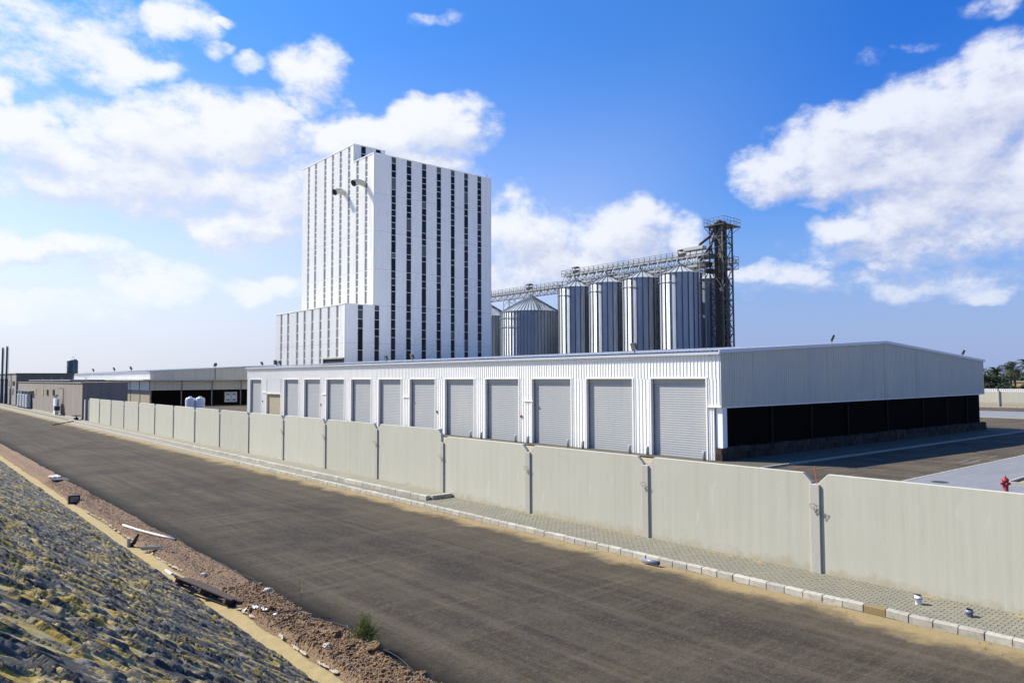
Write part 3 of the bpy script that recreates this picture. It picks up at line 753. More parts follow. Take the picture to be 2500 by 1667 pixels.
    if full:
        for px in (45.9, 51.4, 57.25, 64.6, 72.4, 78.3, 83.9):
            p = MB(); p.box(px-.08, yb-.16, -.6, px+.08, yb-.14, 3.26); p.box(px-.012, yb-.14, -.6, px+.012, yb-.003, 3.26)
            p.build('steel_column', COLUMNM, w)
    else:
        for k in range(1, 8):
            MB().box(x0+6*k-.1, yb-.2, -.4, x0+6*k+.1, yb-.003, 3.0).build('steel_column', STEELGREY, w)
            MB().box(x0+6*k-.06, y0-.02, 3.0, x0+6*k+.06, y0+.1, 5.0).build('canopy_bracket', STEELGREY, w)
        MB().box(x0+12.45, y0-.14, 5.11, x0+12.6, y0-.05, rz(x0+12.5)).build('downpipe', STEELGREY, w)
        dd = MB().box(x0+14.6, yb-.08, .3, x0+17.3, yb-.003, 2.5).build('door', STEELGREY, w)
        for k in range(2):
            MB().box(x0+14.75+k*1.3, yb-.1, .4, x0+15.9+k*1.3, yb-.085, 2.4).build('door_leaf', CABINET, dd)
            for zz in (.6, 1.8): MB().box(x0+15.0+k*1.3, yb-.125, zz, x0+15.7+k*1.3, yb-.101, zz+.4).build('louvre', STEELGREY, dd)
    # plain far sides
    MB().box(X1-.2, y0+.5, -.7, X1-.02, Y1-.1, 6.7).build('rear_wall', WHITE_OLD, w)
    m = MB(); m.add([(x0+.3,Y1-.1,-.3),(X1-.3,Y1-.1,-.7),(X1-.3,Y1-.1,6.7),(XR,Y1-.1,8.0),(x0+.3,Y1-.1,6.7)], [(0,1,2,3,4)]); m.build('end_wall', WHITE_OLD, w)
    MB().box(x0+.34, y0+.8, -.3, x0+.5, Y1-.3, 6.6).build('inner_lining', DARKVOID, w)
    def flood(x, y, z, az, s=1.):
        m = MB(); c, sn = math.cos(az), math.sin(az)
        m.box(-.02, -.03, 0, .02, .03, .3); m.box(-.03, -.2, .22, .03, .2, .26)
        vs = []
        fr = [(-.10, .26), (.05, .20), (.22, .60), (.10, .68)]
        h = MB().prism([(a, b) for a, b in fr], 'y', -.22, .22)
        T = lambda p: (x+(p[0]*c-p[1]*sn)*s, y+(p[0]*sn+p[1]*c)*s, z+p[2]*s)
        h.v = [T(p) for p in h.v]; m.v = [T(p) for p in m.v]
        o = h.build('floodlight', DARKSTEEL, w)
        m.build('bracket', DARKSTEEL, o)
        g = MB().add([T(p) for p in ((.062, -.18, .22), (.062, .18, .22), (.222, .18, .575), (.222, -.18, .575))], [(0,1,2,3)])
        g.v = [(a+.012*c*1, b+.012*sn, cc-.004) for a, b, cc in g.v]
        g.build('lens', LAMPGL, o)
    if full:
        for fy in (32.8, 61.0, 66.0, 93.0, 99.0): flood(x0+.1, fy, rz(x0)+.04, math.pi, 1.05)
        for fx in (54.9, 83.2): flood(fx, y0+.3, rz(fx)+.03, -1.1, 1.05)
    else:
        for fy in (15, 30, 52): flood(x0+.1, y0+fy, rz(x0)+.04, math.pi, 1.6)
        flood(x0+12.5, y0+.2, rz(x0+12.5), -1.2, 1.5)
    return w
wh = warehouse((39.45, 25.84), 'low white metal warehouse with a row of roller doors and a shaded gable', True)
# stone plinth blocks along the brick gable wall
yb = 25.84+.42
x = 39.35; k = 0
while x < 88.3:
    ln = random.uniform(.45, .85); g = -.1-.0094*(x-40)
    for r, (za, zb2) in enumerate(((-.25, .42), (.43, .80))):
        q = random.uniform(-.03, .03); h = zb2 + random.uniform(-.05, .05)*(r == 1)
        o = MB().box(x+.01, yb-.42+q, g+za+.1, x+ln-.02+random.uniform(-.02, .01), yb-.002, g+h+.1)
        o.v = [(a+random.uniform(-.015, .015), b + (random.uniform(-.02, .02) if b < yb-.1 else 0), c+random.uniform(-.015, .015)) for a, b, c in o.v]
        o.build('plinth_stone', STONE, wh)
    x += ln
# pavement round the warehouse with a rounded outer corner
mb = MB(); pts = [(37.3, 23.3), (37.3, 22.7)]
pts = [(38.2, 25.8), (38.2, 22.65)] + [(89.6 + 2.6*math.sin(t), 25.25-2.6*math.cos(t)) for t in np.linspace(0, math.pi/2, 9)] + [(92.2, 108), (38.2, 108)]
for off, nm, mt, top in ((0, 'warehouse_pavement', CEMENT, .10),):
    n = len(pts); m = MB()
    zt = [yz(x)+top for x, y in pts]
    # strip sheets so that it follows the falling ground
    secs = [38.2, 40, 52, 64, 76, 88]
    for a, b in zip(secs[:-1], secs[1:]):
        m.add([(a,22.65,yz(a)+top),(b,22.65,yz(b)+top),(b,108,yz(b)+top),(a,108,yz(a)+top),(a,22.65,yz(a)-.1),(b,22.65,yz(b)-.1)], [(0,1,2,3),(4,5,1,0)])
    cp = [(88, 22.65), (89.6, 22.65)] + [(89.6 + 2.6*math.sin(t), 25.25-2.6*math.cos(t)) for t in np.linspace(.17, math.pi/2, 9)] + [(92.2, 108), (88, 108)]
    z = yz(88)+top; q = len(cp)
    m.add([(a, b, z) for a, b in cp] + [(a, b, z-.3) for a, b in cp], [tuple(range(q))] + [(i, (i+1) % q, q+(i+1) % q, q+i) for i in range(q)])
    pave = m.build(nm, mt, kind='structure')
MB().add([(30,25.3,-.075),(38.2,25.3,-.075),(38.2,104.5,-.075),(30,104.5,-.075)], [(0,1,2,3)]).build('door_apron', APRON, kind='structure')
mb = MB(); x = 38.2
while x < 89:
    mb.box(x+.01, 22.5, yz(x)-.1, x+.97, 22.645, yz(x)+.115); x += 1.
mb.build('kerb_run', KERBC, pave, kind='stuff')

# steel bollards beside the doors
bol_body = MB().lathe([(0, 0), (.11, 0), (.11, .72), (.10, .735), (0, .74)], n=14).mesh('bollard', GALV, True)
doors = ['first', 'second', 'third', 'fourth', 'fifth', 'sixth', 'seventh', 'eighth', 'ninth', 'tenth', 'eleventh']
for i in range(11):
    for s, yy in ((0, 26.86+6*i), (1, 31.34+6*i)):
        o = link('bollard', bol_body, None, (39.0-.02*random.random(), yy, -.17)); o.rotation_euler = (random.uniform(-.02, .02), random.uniform(-.02, .02), 0)
        tag(o, f'grey bollard {"right" if s == 0 else "left"} of the {doors[i]} roller door from the gable corner', 'bollard', 'bollards guarding the roller doors')

# ================================================================== YARD PAVING, HYDRANT, BED
m = MB(); secs = [18.9, 40, 64, 88, 150]
for a, b in zip(secs[:-1], secs[1:]):
    m.add([(a,-40,yz(a)+.03),(b,-40,yz(b)+.03),(b,15.1,yz(b)+.03),(a,15.1,yz(a)+.03),(a,15.1,yz(a)-.1),(b,15.1,yz(b)-.1)], [(0,1,2,3),(3,2,5,4)])
ypav = m.build('yard_paving', FARPAV, kind='structure')
mb = MB(); x = 19
while x < 120:
    mb.box(x, 15.103, yz(x)-.1, x+.98, 15.25, yz(x)+.036); x += 1.
mb.build('flush_kerb', KERBC, ypav, kind='stuff')
m = MB()
m.add([(116,-60,-.50),(137,-60,-.50),(137,120,-.50),(116,120,-.50),(116,-60,-.7),(116,120,-.7)], [(0,1,2,3),(0,3,5,4)])
strip = m.build('far_paving', FARPAV, kind='structure')
MB().box(115.7, -60, -.7, 115.99, 120, -.42).build('kerb_run', KERBC, strip)
# cement dribbles on the yard road
rr = random.Random(3); m = MB()
for k in range(9):
    cx, cy = 50.5+rr.uniform(-1, 7.5), 16.4+rr.uniform(-.5, .45); a, b = rr.uniform(.5, 2.6), rr.uniform(.03, .10)
    pts = [(cx + a*math.cos(t)*rr.uniform(.6, 1.15), cy + b*math.sin(t)*rr.uniform(.5, 1.2) + .03*math.cos(t)) for t in np.linspace(0, 6.0, 14)]
    m.add([(p, q, yz(p)+.012+k*.0005) for p, q in pts], [tuple(range(14))])
m.build('cement_spill', WSTREAK, kind='stuff')
z0 = yz(38.5)+.03
hy = thing('fire_hydrant', 'red fire hydrant standing on the paving behind the wall', 'hydrant', (38.5, 10.55, z0))
MB().lathe([(.16, 0), (.16, .04), (.11, .05), (.11, .50), (.135, .51), (.135, .55), (.11, .56)], (38.5, 10.55, z0), 18).build('barrel', REDP, hy, True)
MB().lathe([(.15, .55), (.155, .58), (.13, .62), (.08, .69), (.035, .72), (.03, .78), (0, .79)], (38.5, 10.55, z0), 18).build('bonnet', REDP, hy, True)
for dx, dy in ((-.72, .69), (.72, -.69), (-.69, -.72)):
    MB().tube([(38.5+dx*.08, 10.55+dy*.08, z0+.42), (38.5+dx*.2, 10.55+dy*.2, z0+.42)], .06, 12).build('outlet_cap', REDP, hy)
mh = MB().lathe([(0, .012), (.36, .012), (.40, .004), (.40, -.03)], (40.1, 13.8, yz(40)+.03), 28).build('manhole_cover', DARKSTEEL)
tag(mh, 'round dark manhole cover set in the yard paving', 'manhole cover')
bed = MB().box(41.5, 2, -.12, 52, 11.2, -.02).build('planting_bed', SAND, kind='structure')
mb = MB(); mb.box(41.35, 1.9, -.2, 41.499, 11.35, .1); mb.box(41.499, 11.201, -.2, 52, 11.35, .1); mb.build('bed_kerb', KERBC, bed)

# ================================================================== FAR BOUNDARY WALL ON THE RIGHT
fwl = thing('boundary_wall', 'distant pale boundary wall with a patterned block band on top', 'wall', (157.3, 40, -.6))
y = -30.3
while y < 140:
    MB().box(157.3, y, -.7, 157.5, y+5.45, 2.28).build('wall_panel', PANELC, fwl)
    b = MB(); q = y+.1
    while q < y+5.3:
        b.box(157.32, q, 2.283, 157.48, q+.16, 2.70); b.box(157.34, q+.16, 2.283, 157.46, q+.32, 2.42); b.box(157.34, q+.16, 2.55, 157.46, q+.32, 2.70); q += .34
    b.box(157.3, y, 2.703, 157.5, y+5.45, 2.80)
    b.build('patterned_band', TRIM, fwl, kind='stuff')
    MB().box(157.1, y-.25, -.7, 157.6, y-.03, 2.5).build('wall_post', POSTC, fwl)
    y += 5.7
mb = MB(); q = -40
while q < 140:
    mb.box(153.9, q, -.7, 154.2, q+.95, -.42); q += 1.
mb.build('far_kerb', KERBC, kind='structure')

# ================================================================== MILL TOWER
TX0, TX1, TY0, TY1, TZ = 64.4, 90.9, 112., 141., 45.1
PX0, PZ = 58.92, 17.97
YT, ZT = 119.5, 48.5
tw = thing('mill_tower', 'tall white ribbed tower building with vertical window strips', 'tower building', (TX0, TY0, -.4))
nearS = [(68.0,68.93),(71.2,72.22),(74.53,75.52),(77.87,78.86),(81.15,82.06),(84.35,85.29),(87.61,88.59)]
podS = [(61.41,62.39),(64.67,65.62)]
leftS = [(114.25,115.1),(117.45,118.35),(120.7,121.55),(123.95,124.85),(127.2,128.05),(130.35,131.25),(134.5,135.4),(137.7,138.55)]
rows = [45.05,43.96,42.52,41.37,40.37,39.15,37.98,36.71,35.46,34.38,33.19,32.08,30.89,29.78,27.71,26.74,24.37,23.06,21.82,20.73,18.4,17.25,15.64,14.04,12.44,10.23,8.45,4.2,-.4]
prows = [17.9,17.07,15.45,13.85,12.56,10.09,8.11,4.2,-.4]
seams = [-.4, 4.2, 11.3, 18.05, 24.5, 31.3, 38.0]
MB().box(TX0+.3, TY0+.3, -.5, TX1-.3, TY1-.3, TZ-.3).build('core', DARKVOID, tw)
MB().box(TX0+.3, YT+.3, TZ-.3, 71.0, TY1-.3, ZT-.3).build('core', DARKVOID, tw)
MB().box(PX0+.3, TY0+.3, -.5, TX0+.3, TY1-.3, PZ-.3).build('core', DARKVOID, tw)
RP = dict(pitch=.42, rw=.05, rd=.05)
def bands(top):
    s = [z for z in seams if z < top-1] + [top]
    return [(a+.0, b-.02 if b < top else b) for a, b in zip(s[:-1], s[1:])]
def panels_y(x0, x1, strips, top, bottom=-.4, y=TY0):
    e = [x0] + [v for s in strips for v in s] + [x1]
    for i in range(0, len(e), 2):
        for a, b in bands(top):
            if b <= bottom: continue
            m = MB(); rib_wall_y(m, y, e[i], e[i+1], max(a, bottom), b, sgn=-1, **RP)
            for xx in (e[i], e[i+1]): m.add([(xx,y,max(a, bottom)),(xx,y+.25,max(a, bottom)),(xx,y+.25,b),(xx,y,b)], [(0,1,2,3)])
            m.build('cladding_panel', WHITE, tw)
def panels_x(y0, y1, strips, top, bottom=-.4, x=TX0):
    e = [y0] + [v for s in strips for v in s] + [y1]
    for i in range(0, len(e), 2):
        for a, b in bands(top):
            if b <= bottom+.2: continue
            m = MB(); rib_wall_x(m, x, e[i], e[i+1], max(a, bottom), b, sgn=-1, **RP)
            for yy in (e[i], e[i+1]): m.add([(x,yy,max(a, bottom)),(x+.25,yy,max(a, bottom)),(x+.25,yy,b),(x,yy,b)], [(0,1,2,3)])
            m.build('cladding_panel', WHITE, tw)
panels_y(TX0, TX1, [podS[1]] + nearS, PZ)                       # lower front, podium strip runs across the corner
panels_y(TX0, TX1, nearS, TZ, bottom=PZ)
panels_y(PX0, TX0, [podS[0]], PZ)
panels_x(TY0, TY1, leftS, PZ, x=PX0)
panels_x(TY0, YT, leftS[:2], TZ, bottom=PZ)
panels_x(YT, TY1, leftS[2:], ZT, bottom=PZ)
pens = [(66.0, 66.96), (69.1, 70.15)]
panels_y(TX0, 71.1, pens, ZT, bottom=TZ, y=YT)
GLASSL = mat('dusty_glass', (.085, .09, .09), .3, rand=.5, spec=.3)
wr = random.Random(17)
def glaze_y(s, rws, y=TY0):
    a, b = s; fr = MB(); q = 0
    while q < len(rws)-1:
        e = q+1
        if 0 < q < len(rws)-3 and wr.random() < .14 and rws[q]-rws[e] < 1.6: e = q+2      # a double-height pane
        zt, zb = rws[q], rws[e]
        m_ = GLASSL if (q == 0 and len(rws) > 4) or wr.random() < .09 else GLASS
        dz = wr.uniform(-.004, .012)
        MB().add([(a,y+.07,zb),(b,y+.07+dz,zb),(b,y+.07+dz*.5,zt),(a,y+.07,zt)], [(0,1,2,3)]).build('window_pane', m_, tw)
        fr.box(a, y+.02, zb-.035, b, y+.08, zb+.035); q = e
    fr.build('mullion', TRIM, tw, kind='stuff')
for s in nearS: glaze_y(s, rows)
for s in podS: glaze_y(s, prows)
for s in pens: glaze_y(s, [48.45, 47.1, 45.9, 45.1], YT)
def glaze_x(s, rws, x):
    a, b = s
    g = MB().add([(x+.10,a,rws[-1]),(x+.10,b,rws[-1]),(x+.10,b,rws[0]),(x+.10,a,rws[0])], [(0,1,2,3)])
    o = g.build('window_strip', SUNPANE, tw); fr = MB()
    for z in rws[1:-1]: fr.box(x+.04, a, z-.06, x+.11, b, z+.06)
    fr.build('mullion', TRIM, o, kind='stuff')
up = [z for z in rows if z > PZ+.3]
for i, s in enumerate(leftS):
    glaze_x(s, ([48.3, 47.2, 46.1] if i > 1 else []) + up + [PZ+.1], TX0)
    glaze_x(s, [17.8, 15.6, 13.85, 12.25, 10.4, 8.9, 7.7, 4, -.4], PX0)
# parapet caps, corner trims
for (x0, y0, x1, y1, z) in ((TX0, TY0, TX1, TY0, TZ), (TX1, TY0, TX1, TY1, TZ), (TX0, TY0, TX0, YT, TZ), (TX0, YT, TX0, TY1, ZT), (TX0, YT, 71.1, YT, ZT), (71.1, YT, 71.1, TY1, ZT), (PX0, TY0, TX0-.06, TY0, PZ), (PX0, TY0, PX0, TY1, PZ)):
    MB().bar((x0, y0, z+.02), (x1, y1, z+.02), .22, .14).build('parapet_cap', TRIM, tw)
for (x, y, a, b) in ((TX0, TY0, PZ+.15, TZ-.1), (PX0, TY0, -.4, PZ-.1), (TX1, TY0, -.4, TZ-.1), (TX0, YT, TZ+.15, ZT-.1)):
    MB().box(x-.09, y-.09, a, x+.12, y+.12, b).build('corner_trim', TRIM, tw)
MB().box(TX1-.25, TY0+.3, -.5, TX1, TY1, TZ-.1).build('side_wall', WHITE, tw)
MB().box(TX0+.3, TY1-.28, -.5, TX1-.3, TY1, TZ-.1).build('rear_wall', WHITE, tw)
MB().box(70.9, YT+.2, TZ-.1, 71.1, TY1, ZT-.1).build('side_wall', WHITE, tw)
MB().box(TX0+.2, TY0+.2, TZ-.28, TX1-.2, TY1-.2, TZ-.12).build('roof', ROOF, tw)
MB().box(TX0+.2, YT+.2, ZT-.28, 71.0, TY1-.2, ZT-.12).build('roof', ROOF, tw)
MB().box(PX0+.2, TY0+.2, PZ-.28, TX0-.1, TY1-.2, PZ-.12).build('roof', ROOF, tw)
# loading opening in the podium's side, with its canopy
MB().box(PX0-.12, 111.95, 4.5, PX0-.09, 119.4, 8.55).build('loading_opening', DARKVOID, tw)
mb = MB(); mb.box(PX0-.3, 111.9, 8.55, PX0-.1, 119.5, 8.78); mb.box(PX0-.3, 119.4, 4.5, PX0-.1, 119.6, 8.55); mb.build('opening_frame', TAN2, tw)
def duct(y, z, L):
    m = MB(); n = 10; pts = []; 
    for k in range(n):
        t = k/(n-1); pts.append((TX0+.1 - L*t, y - .55*max(0, t-.35)**1.4, z + .30*math.sin(t*2.2) - 1.1*max(0, t-.45)**1.3))
    m.tube(pts, [.50]*4+[.51, .52, .54, .56, .58, .60], 18, caps=False)
    o = m.build('exhaust_duct', DUCT, tw, True)
    MB().tube([pts[-1], tuple(Vector(pts[-1]) + (Vector(pts[-2])-Vector(pts[-1])).normalized()*.12)], .58, 18).build('duct_mouth', DARKVOID, o)
    MB().lathe([(.62, 0), (.70, 0), (.70, .12), (.62, .12)], (0, 0, 0), 18)
    return o
duct(122.9, 40.0, 2.3); duct(115.3, 40.1, 2.5)
MB().box(PX0-.5, 140.0, 8.0, PX0-.1, 140.6, 8.9).build('speaker_box', DARKSTEEL, tw)
MB().tube([(90.2, 112.3, TZ), (90.2, 112.3, TZ+.9)], .05, 6).build('roof_post', STEELGREY, tw)

# ================================================================== SILOS
def silo(name, label, c, R, eave, peak, nb, group, rings):
    zb = -.55
    s = thing(name, label, 'silo', (c[0], c[1], zb), group)
    da = 2*math.pi/nb
    # one bay of wall sheet, slightly bowed
    m = MB(); k = 5
    ts = [(-.5+q/(k-1))*da for q in range(k)]
    vs = []
    for t in ts: vs += [(R*math.cos(t), R*math.sin(t), 0), (R*math.cos(t), R*math.sin(t), eave-zb)]
    m.add(vs, [(2*i, 2*i+2, 2*i+3, 2*i+1) for i in range(k-1)])
    sheet = m.mesh('wall_sheet', SILO, True)
    sheet.polygons.foreach_set('use_smooth', [True]*len(sheet.polygons))
    m = MB(); rk = .25
    Ro = R+.10
    m.add([(Ro*math.cos(-da/2), Ro*math.sin(-da/2), eave-zb-.06), (Ro*math.cos(da/2), Ro*math.sin(da/2), eave-zb-.06), (rk*math.cos(da/2), rk*math.sin(da/2), peak-zb), (rk*math.cos(-da/2), rk*math.sin(-da/2), peak-zb)], [(0,1,2,3)])
    rsheet = m.mesh('roof_sheet', SILOROOF); m = MB()
    p = Vector((Ro*math.cos(da/2), Ro*math.sin(da/2), eave-zb-.02)); q = Vector((rk*math.cos(da/2), rk*math.sin(da/2), peak-zb+.04))
    m.bar(p, q, .13, .14)
    rrib = m.mesh('roof_rib', STEELGREY)
    st = MB(); 
    st.box(R-.02, -.08, 0, R+.13, .08, eave-zb-.04)
    stm = st.mesh('stiffener', DARKSTEEL if R < 6 else STEELGREY)
    for i in range(nb):
        for nm, me, off in (('wall_sheet', sheet, 0), ('roof_sheet', rsheet, 0), ('roof_rib', rrib, 0), ('stiffener', stm, .5)):
            o = link(nm, me, s, (c[0], c[1], zb)); o.rotation_euler.z = (i+off)*da
    MB().lathe([(.32, peak-.06), (.32, peak+.18), (.2, peak+.22), (0, peak+.22)], (c[0], c[1], 0), 14).build('roof_cap', SILOROOF, s)
    m = MB(); m.lathe([(R+.0, eave-.12), (R+.16, eave-.12), (R+.16, eave-.02), (R, eave-.02)], (c[0], c[1], 0), nb*2); m.build('eave_ring', STEELGREY, s)
    for z in rings:
        MB().lathe([(R+.10, z-.05), (R+.2, z-.05), (R+.2, z+.05), (R+.10, z+.05), (R+.10, z-.05)], (c[0], c[1], 0), nb*2).build('wind_ring', GALV, s)
    return s
names = ['nearest the lattice elevator tower', 'second from the elevator tower', 'third from the elevator tower', 'farthest from the elevator tower']
SX, SX2, RS, EV, PK, RG = 125., 138.1, 4.31, 26.57, 28.63, 24.76
for i, y in enumerate((91.25, 101.4, 111.4, 121.4)):
    silo('grain_silo', f'tall galvanised steel silo in the front row, {names[i]}', (SX, y), RS, EV, PK, 22, 'tall galvanised grain silos', (RG,))
for i, y in enumerate((93.2, 103.4, 113.4, 123.4)):
    silo('grain_silo', ['partly hidden tall silo in the back row behind the lattice elevator tower', 'tall back row silo whose cone shows between the front cones nearest the elevator', 'tall back row silo hidden behind the middle of the front row', 'tall back row silo behind the far end of the front row'][i], (SX2, y), RS, EV, PK, 22, 'tall galvanised grain silos', (RG,))
wide1 = silo('storage_silo', 'wide squat steel silo with a conical roof beside the tall silos', (SX, 137.75), 7.81, 21.82, 26.32, 56, 'wide storage silos', (20.2, 17.95))
silo('storage_silo', 'wide squat steel silo half hidden behind the white tower', (SX, 156.75), 7.81, 21.82, 26.32, 56, 'wide storage silos', (20.2, 17.95))
lad = MB(); a0 = Vector((121.6, 130.9, 22.1)); a1 = Vector((124.6, 137.1, 26.6)); sd = Vector((.9, -.43, 0))*.3
for sgn in (-1, 1):
    lad.bar(a0+sd*sgn, a1+sd*sgn, .08)
    lad.bar(a0+sd*sgn+Vector((0, 0, .7)), a1+sd*sgn+Vector((0, 0, .7)), .05)
for k in range(15):
    p = a0.lerp(a1, k/14); lad.bar(p-sd, p+sd, .05)
    if k % 2: lad.bar(p-sd, p-sd+Vector((0, 0, .7)), .04)
lad.build('roof_ladder', STEELGREY, wide1)

# ================================================================== CONVEYOR BRIDGES
def conveyor(label, x, y0, y1, zd, rail=True, legs=(), depth=1.3, w=1.9, head=None):
    c = thing('conveyor_bridge', label, 'conveyor', (x, y0, zd))
    MB().box(x-.45, y0+.1, zd+.03, x+.45, y1-.1, zd+.62).build('conveyor_casing', CASE, c)
    m = MB()
    m.box(x-w/2, y0, zd-.10, x-w/2+.14, y1, zd+.02); m.box(x+w/2-.14, y0, zd-.10, x+w/2, y1, zd+.02)
    m.box(x-w/2+.14, y0, zd-.05, x+w/2-.14, y1, zd+.0); m.build('walkway', STEELGREY, c)
    n = int((y1-y0)/1.3); dy = (y1-y0)/n
    m = MB()
    for sx in (x-w/2+.07, x+w/2-.07):
        m.bar((sx, y0, zd-depth), (sx, y1, zd-depth), .14)
        for k in range(n):
            a, b = y0+k*dy, y0+(k+1)*dy
            if k % 2: m.bar((sx, a, zd-depth), (sx, b, zd-.1), .095)
            else: m.bar((sx, a, zd-.1), (sx, b, zd-depth), .095)
            m.bar((sx, a, zd-depth), (sx, a, zd-.1), .06)
    for k in range(0, n+1): m.bar((x-w/2, y0+k*dy, zd-depth), (x+w/2, y0+min(k+1, n)*dy, zd-depth), .06)
    m.build('truss', STEELGREY, c)
    if rail:
        m = MB()
        for sx in (x-w/2, x+w/2):
            for hz in (.68, 1.35): m.bar((sx, y0, zd+hz), (sx, y1, zd+hz), .06)
            k = 0
            while k*1.5 <= y1-y0: m.bar((sx, y0+k*1.5, zd), (sx, y0+k*1.5, zd+1.35), .075); k += 1
        for yy in (y0, y1):
            for hz in (.68, 1.35): m.bar((x-w/2, yy, zd+hz), (x+w/2, yy, zd+hz), .06)
        m.build('railing', DARKSTEEL, c)
    for lx, ly, lz, sp in legs:
        m = MB()
        for sx in (-w/2, w/2):
            m.bar((x+lx+sx, ly, lz), (x+lx+sx, ly, zd-depth), .16)
            if sp: m.bar((x+lx+sx, ly+sp, lz), (x+lx+sx, ly+sp, zd-depth), .16)
        if sp:
            z = lz; q = 0; st = max(1.2, sp*.62)
            while z+st <= zd-depth+.1:
                for sx in (-w/2, w/2):
                    m.bar((x+lx+sx, ly+(sp if q % 2 else 0), z), (x+lx+sx, ly+(0 if q % 2 else sp), z+st), .08)
                    m.bar((x+lx+sx, ly, z+st), (x+lx+sx, ly+sp, z+st), .08)
                for yy in (ly, ly+sp): m.bar((x+lx-w/2, yy, z), (x+lx+w/2, yy, z+st), .08)
                z += st; q += 1
        m.build('trestle', GALV if sp else STEELGREY, c)
    if head:
        for hy in head:
            m = MB(); m.box(x-.55, hy-.7, zd+.45, x+.55, hy+.5, zd+1.15); m.box(x-.2, hy-.3, zd+.1, x+.7, hy+.3, zd+.45)
            o = m.build('drive_head', ELEVC, c)
            m = MB(); 
            for sx in (-.6, .6):
                for sy in (-.6, .6): m.bar((x+sx, hy+sy, zd+1.0), (x+sx, hy+sy, zd+1.75), .07)
            m.prism([(x-.85, zd+1.72), (x+.85, zd+1.72), (x, zd+2.05)], 'y', hy-.75, hy+.75)
            m.build('motor_hood', DARKSTEEL, o)
    return c
c1 = conveyor('upper conveyor bridge with a railing running over the front row of silos', SX, 84.9, 125.4, 29.76, legs=[(0, 95.5, -.5, 1.5), (0, 105.6, -.5, 1.5), (0, 115.6, -.5, 1.5), (0, 125.3, -.5, 0), (0, 85.8, -.5, 0)], head=(90.7, 121.5))
MB().box(124.3, 85.2, 31.1, 125.7, 90.0, 31.8).build('upper_casing', CASE, c1)
for yy in (91.25, 101.4, 111.4, 121.4):
    MB().tube([(SX, yy+.6, 29.7), (SX, yy+.3, 29.1), (SX, yy, 28.75)], .2, 8).build('drop_spout', GALV, c1)
m = MB()
for k in range(16):
    yy = 86.2+k*2.5; m.bar((SX-.95, yy, 29.7), (SX-1.6, yy, 28.5), .07)
m.build('bracket', STEELGREY, c1)
conveyor('lower conveyor bridge over the back row of silos', SX2, 86.2, 126, 29.76, legs=[(0, 97.5, -.5, 1.5), (0, 107.5, -.5, 1.5), (0, 117.5, -.5, 1.5)], head=(122.,))
conveyor('lower conveyor bridge linking the wide silos past the white tower', SX, 126.9, 167.5, 27.32, legs=[(0, 144.9, -.5, 2.5), (0, 164.4, -.5, 2.5)], head=(138.2,))
conveyor('cross conveyor without railings hanging below the walkways beside the elevator tower', 129.3, 88.3, 125, 28.4, rail=False, legs=[(0, 124, -.5, 0)], w=1.5, depth=.9)

# ================================================================== ELEVATOR TOWER
ex, ey, sx_, sy_ = 130.0, 84.3, 3.70, 3.05
et = thing('elevator_tower', 'dark steel lattice bucket elevator tower with a railed top platform', 'elevator tower', (ex, ey, -.55))
corners = [(ex, ey), (ex+sx_, ey), (ex+sx_, ey+sy_), (ex, ey+sy_)]
ZTOP = 36.55; nl = 17; hz = (ZTOP+.55)/nl
for cx, cy in corners: MB().box(cx-.11, cy-.11, -.55, cx+.11, cy+.11, ZTOP).build('leg', TOWERSTEEL, et)
for f in range(4):
    a, b = corners[f], corners[(f+1) % 4]; m = MB()
    mid = ((a[0]+b[0])/2, (a[1]+b[1])/2)
    for k in range(nl):
        z0, z1 = -.55+k*hz, -.55+(k+1)*hz
        m.bar((*a, z1), (*b, z1), .11)
        if k % 2: m.bar((*a, z0), (*mid, z1), .10); m.bar((*b, z0), (*mid, z1), .10)
        else: m.bar((*mid, z0), (*a, z1), .10); m.bar((*mid, z0), (*b, z1), .10)
    m.build('bracing', TOWERSTEEL, et)
for dx, dy in ((.95, .95), (.95, 2.05), (2.45, .95), (2.45, 2.05)):
    MB().box(ex+dx-.36, ey+dy-.27, -.5, ex+dx+.36, ey+dy+.27, 37.4).build('elevator_casing', ELEVC, et)
for dx in (.95, 2.45):
    MB().lathe([(0, 0), (.78, 0), (.88, .15), (.88, .56), (.62, .88), (0, .93)], (ex+dx, ey+1.5, 37.0), 16).build('elevator_head', ELEVC, et, True)
MB().box(ex-.9, ey-1.1, ZTOP, ex+sx_+1.5, ey+sy_+.75, ZTOP+.18).build('platform', DARKSTEEL, et)
m = MB(); P4 = [(ex-.85, ey-1.05), (ex+sx_+1.45, ey-1.05), (ex+sx_+1.45, ey+sy_+.7), (ex-.85, ey+sy_+.7)]
for f in range(4):
    a, b = Vector((*P4[f], 0)), Vector((*P4[(f+1) % 4], 0)); n = max(2, round((b-a).length/1.3))
    for z in (.75, 1.45): m.bar(a+Vector((0, 0, ZTOP+.18+z)), b+Vector((0, 0, ZTOP+.18+z)), .06)
    for k in range(n): p = a.lerp(b, k/n); m.bar(p+Vector((0, 0, ZTOP+.1)), p+Vector((0, 0, ZTOP+1.63)), .06)
m.build('railing', TOWERSTEEL, et)
for (cx, cy), (px, py) in zip(corners, P4): MB().bar((cx, cy, ZTOP-1.4), (px, py, ZTOP), .10).build('platform_strut', TOWERSTEEL, et)
MB().tube([(ex+1.1, ey+2.4, 36.4), (ex-.1, ey+2.95, 34.5), (ex-4.4, 86.7, 32.3), (ex-5, 86.6, 31.1)], .28, 8).build('spout', RUST, et)
MB().tube([(ex+1.1, ey+2.5, 35.2), (ex+.6, ey+3.2, 32.4), (ex+4.4, 89.4, 31.1), (138, 89.8, 30.6)], .25, 8).build('spout', ELEVC, et)
